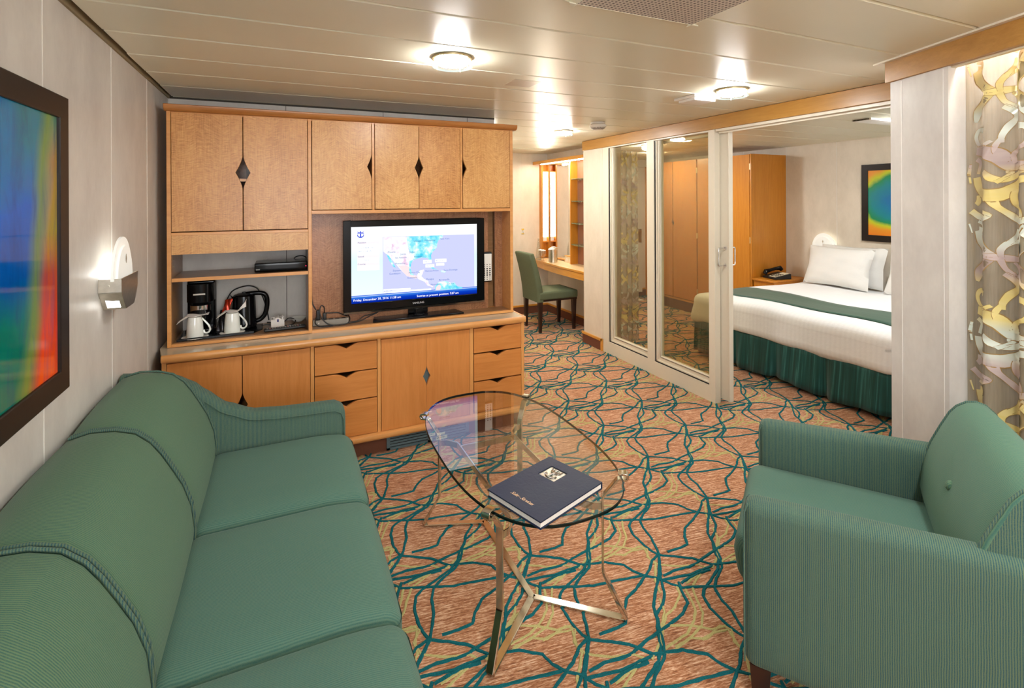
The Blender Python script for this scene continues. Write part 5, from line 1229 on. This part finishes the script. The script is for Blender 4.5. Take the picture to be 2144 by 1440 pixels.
# door in the bedroom back wall
e = thing('door_2', (4.6, 6.34, 0), None, None); e['kind'] = 'structure'
build('door_leaf', MB().box(4.10, 5.06, 6.325, 6.337, .06, 1.98), M['alu'], e, bevel=.002)
dp = MB().box(4.985, 5.045, 6.318, 6.325, .83, 1.03); build('lock_plate', dp, M['brass'], e, bevel=.001)
build('door_handle', MB().rod((5.015, 6.325, .99), (5.015, 6.285, .99), .008, 10).tube([(5.015, 6.287, .99), (4.93, 6.287, .99), (4.905, 6.290, .99)], .0075, 10), M['brass'], e)
build('frame', MB().box(4.05, 4.085, 6.32, 6.349, 0, 2.02).box(4.085, 5.14, 6.32, 6.349, 1.99, 2.02), M['alu'], e, smooth=0); build('wood_jamb', MB().box(5.14, 5.175, 6.32, 6.349, 0, 2.02), M['orange'], e, smooth=0)

# ------------------------------------------------------------------ curtains
MOTIF = [
 ([(600,450),(622,510),(655,560),(700,595)], [26,36,28,10]), ([(876,440),(845,490),(818,540),(795,600)], [40,38,28,12]),
 ([(660,598),(700,600),(740,600),(800,602)], [12,20,20,12]), ([(718,598),(716,555),(742,515),(785,500),(800,535),(792,600)], [10,14,16,12,8,8]),
 ([(785,430),(775,470),(742,515)], [10,11,12]),
 ([(690,612),(645,655),(602,705),(588,760)], [10,30,30,10]), ([(800,612),(826,665),(850,720),(876,760)], [10,28,30,20]),
 ([(715,612),(735,665),(782,700),(790,660),(765,620)], [14,12,10,8,8]), ([(728,690),(770,725),(782,765),(745,812),(722,862),(722,900)], [14,18,16,18,14,10]),
 ([(660,820),(610,812),(588,850),(605,900),(648,912),(690,885)], [18,14,12,10,12,8]),
 ([(590,935),(650,945),(712,975),(750,1030),(800,1035),(876,1045)], [24,36,40,34,24,30]), ([(722,870),(700,920),(712,985),(738,1022)], [12,10,12,12]),
 ([(800,815),(850,825),(866,875),(845,925),(795,945),(765,975),(775,1022)], [20,16,12,12,14,12,14]),
 ([(590,985),(615,1010),(605,1050),(600,1075)], [14,12,10,10]), ([(655,1060),(690,1105),(735,1115),(790,1085),(840,1060),(876,1060)], [14,18,14,16,20,22]),
 ([(590,1095),(604,1150),(650,1200),(715,1200),(770,1160),(815,1120),(876,1110)], [22,26,36,36,26,20,20]),
 ([(700,1130),(760,1075),(735,1070)], [10,10,8]),
 ([(690,1230),(705,1270),(745,1310),(800,1350),(860,1335)], [22,14,16,20,16]), ([(815,1140),(770,1190),(775,1250),(820,1290),(825,1340)], [12,16,18,14,12]),
 ([(560,1300),(600,1330),(650,1340),(678,1320),(650,1300)], [18,20,18,14,10]), ([(585,1260),(600,1240),(600,1205)], [14,16,12]),
 ([(600,1356),(640,1380),(640,1415),(600,1416)], [16,16,16,26]), ([(860,1380),(840,1410),(876,1406)], [26,26,30]),
]
def sheer_mat():
    g = G('sheer_curtain'); v = g.co(); w_ = g.noise(g.map(v, (150, 150, 8)), 1, 2)
    p_ = g.n('BsdfPrincipled', {'Base Color': rgb(170, 154, 128), 'Roughness': .6}).outputs[0]; tl = g.n('BsdfTranslucent', {0: rgb(200, 186, 158)}).outputs[0]; tr = g.n('BsdfTransparent', {0: (1, 1, 1, 1)}).outputs[0]
    a = g.n('MixShader', {0: .4, 1: p_, 2: tl}).outputs[0]; return g.shader(g.n('MixShader', {0: g.mth('MULTIPLY_ADD', w_, .4, .38), 1: tr, 2: a}).outputs[0])
def motif_mat(name, ph_, mauve, gold, silver, per=.397):
    g = G(name); v = g.co(); x, y, z = g.xyz(v); n_ = g.noise(g.map(v, (6, 6, 60)), 1, 2)
    t_ = g.mth('FRACT', g.mth('ADD', g.mth('DIVIDE', z, -per), ph_))
    c = g.ramp(t_, [(0, gold), (.15, gold), (.26, silver), (.46, silver), (.58, mauve), (.74, mauve), (.86, gold), (1, gold)])
    c = g.mix(g.mth('MULTIPLY', n_, .3), c, rgb(240, 236, 220))
    return g.pbr(c, .30, metal=.1, spec=.6)
M['sheer'] = sheer_mat()
M['motif'] = motif_mat('satin_ribbon_motif', (1.912 - .02) / .397, rgb(176, 152, 150), rgb(222, 200, 112), rgb(212, 220, 208))
M['motif_edge'] = plain('stitched_edge', rgb(150, 116, 60), .5)
def curtain(name, MW, W, z0, z1, folds, amp, cx0, scx, pery, label, nu=160, nz=30, taper=0.0):
    """MW maps (along, out, up) to world; folds deepen downward"""
    def wave(s, z):
        t = (z1 - z) / (z1 - z0)
        return amp * (.55 + .45 * t) * (sin(s * folds + .35 * sin(s * 9)) + .25 * sin(s * folds * 2.3 + 1)) 
    def pos(s, z, dy=0):
        return (s * (1 + taper * (z1 - z)), wave(s, z) + dy, z)
    t = thing(name, tuple((MW @ Vector((W / 2, 0, z0)))), label, 'curtain')
    sh_ = MB().grid(lambda u, v_: pos(u * W, z0 + v_ * (z1 - z0)), nu, nz).xf(MW); build('sheer_cloth', sh_, M['sheer'], t, smooth=80)
    mo = MB(); perz = .60; sc_ = perz / 966.0; nrep = int((z1 - z0) / perz) + 3; nc = int(W / pery) + 2
    for ci in range(-1, nc):
        for ri in range(-1, nrep):
            for mirror in (0, 1):
              for pts, wd in MOTIF:
                P = spline([(p[0], p[1], 0) for p in pts], 5); n = len(P); k_ = len(wd) - 1; row = []; ok = True
                for i, p in enumerate(P):
                    q = P[min(i + 1, n - 1)] - P[max(i - 1, 0)]; q.normalize(); nn = Vector((-q.y, q.x, 0)); f_ = i / (n - 1) * k_; a = int(min(f_, k_ - 1e-6)); hw = (wd[a] + (wd[a + 1] - wd[a]) * (f_ - a)) * 1.12
                    rr = []
                    for sg_ in (-1, -.86, .86, 1):
                        X, Y = p.x + nn.x * hw * sg_, p.y + nn.y * hw * sg_
                        s_ = (X - 740) * scx; s_ = -s_ if mirror else s_
                        s_ = cx0 + ci * pery + s_ + (pery / 2 if mirror else 0); zz = 1.885 - (Y - 595) * sc_ - (ri - 1) * perz
                        if mirror and False: pass
                        rr.append((s_, zz))
                    row.append(rr)
                if mirror: continue
                runs = [[]]
                for rr in row:
                    if all(0.002 < a < W - .002 and z0 + .005 < b_ < z1 - .002 for a, b_ in rr): runs[-1].append(rr)
                    elif runs[-1]: runs.append([])
                for row in [q for q in runs if len(q) > 1]:
                    mo.loft([[pos(rr[1][0], rr[1][1], -.004), pos(rr[2][0], rr[2][1], -.004)] for rr in row], cap=False, closed=False, mi=0)
                    for a_, b_ in ((0, 1), (2, 3)): mo.loft([[pos(rr[a_][0], rr[a_][1], -.004), pos(rr[b_][0], rr[b_][1], -.0042)] for rr in row], cap=False, closed=False, mi=1)
    build('satin_pattern', mo.xf(MW), [M['motif'], M['motif_edge']], t, smooth=80, merge=False)
    return t
CM = WM @ Matrix.Translation((.277, .066, 0))
curtain('curtain', CM, 3.0, .02, CEIL - .03, 46, .024, .150, .00075, .238, 'sheer curtain with gold and silver swirls beside the pillar, right edge', 560, 24)
BM = Matrix(((0, 1, 0, 3.05), (1, 0, 0, 4.20), (0, 0, 1, 0), (0, 0, 0, 1)))
BM = Matrix.Translation((3.10, 4.20, 0)) @ Matrix.Rotation(radians(22), 4, 'Z')
curtain('curtain', BM, .34, .02, 1.99, 60, .022, .08, .0005, .165, 'gathered patterned sheer curtain behind the left glass pane', 90, 24, .0)

# ------------------------------------------------------------------ picked lint bits on the carpet
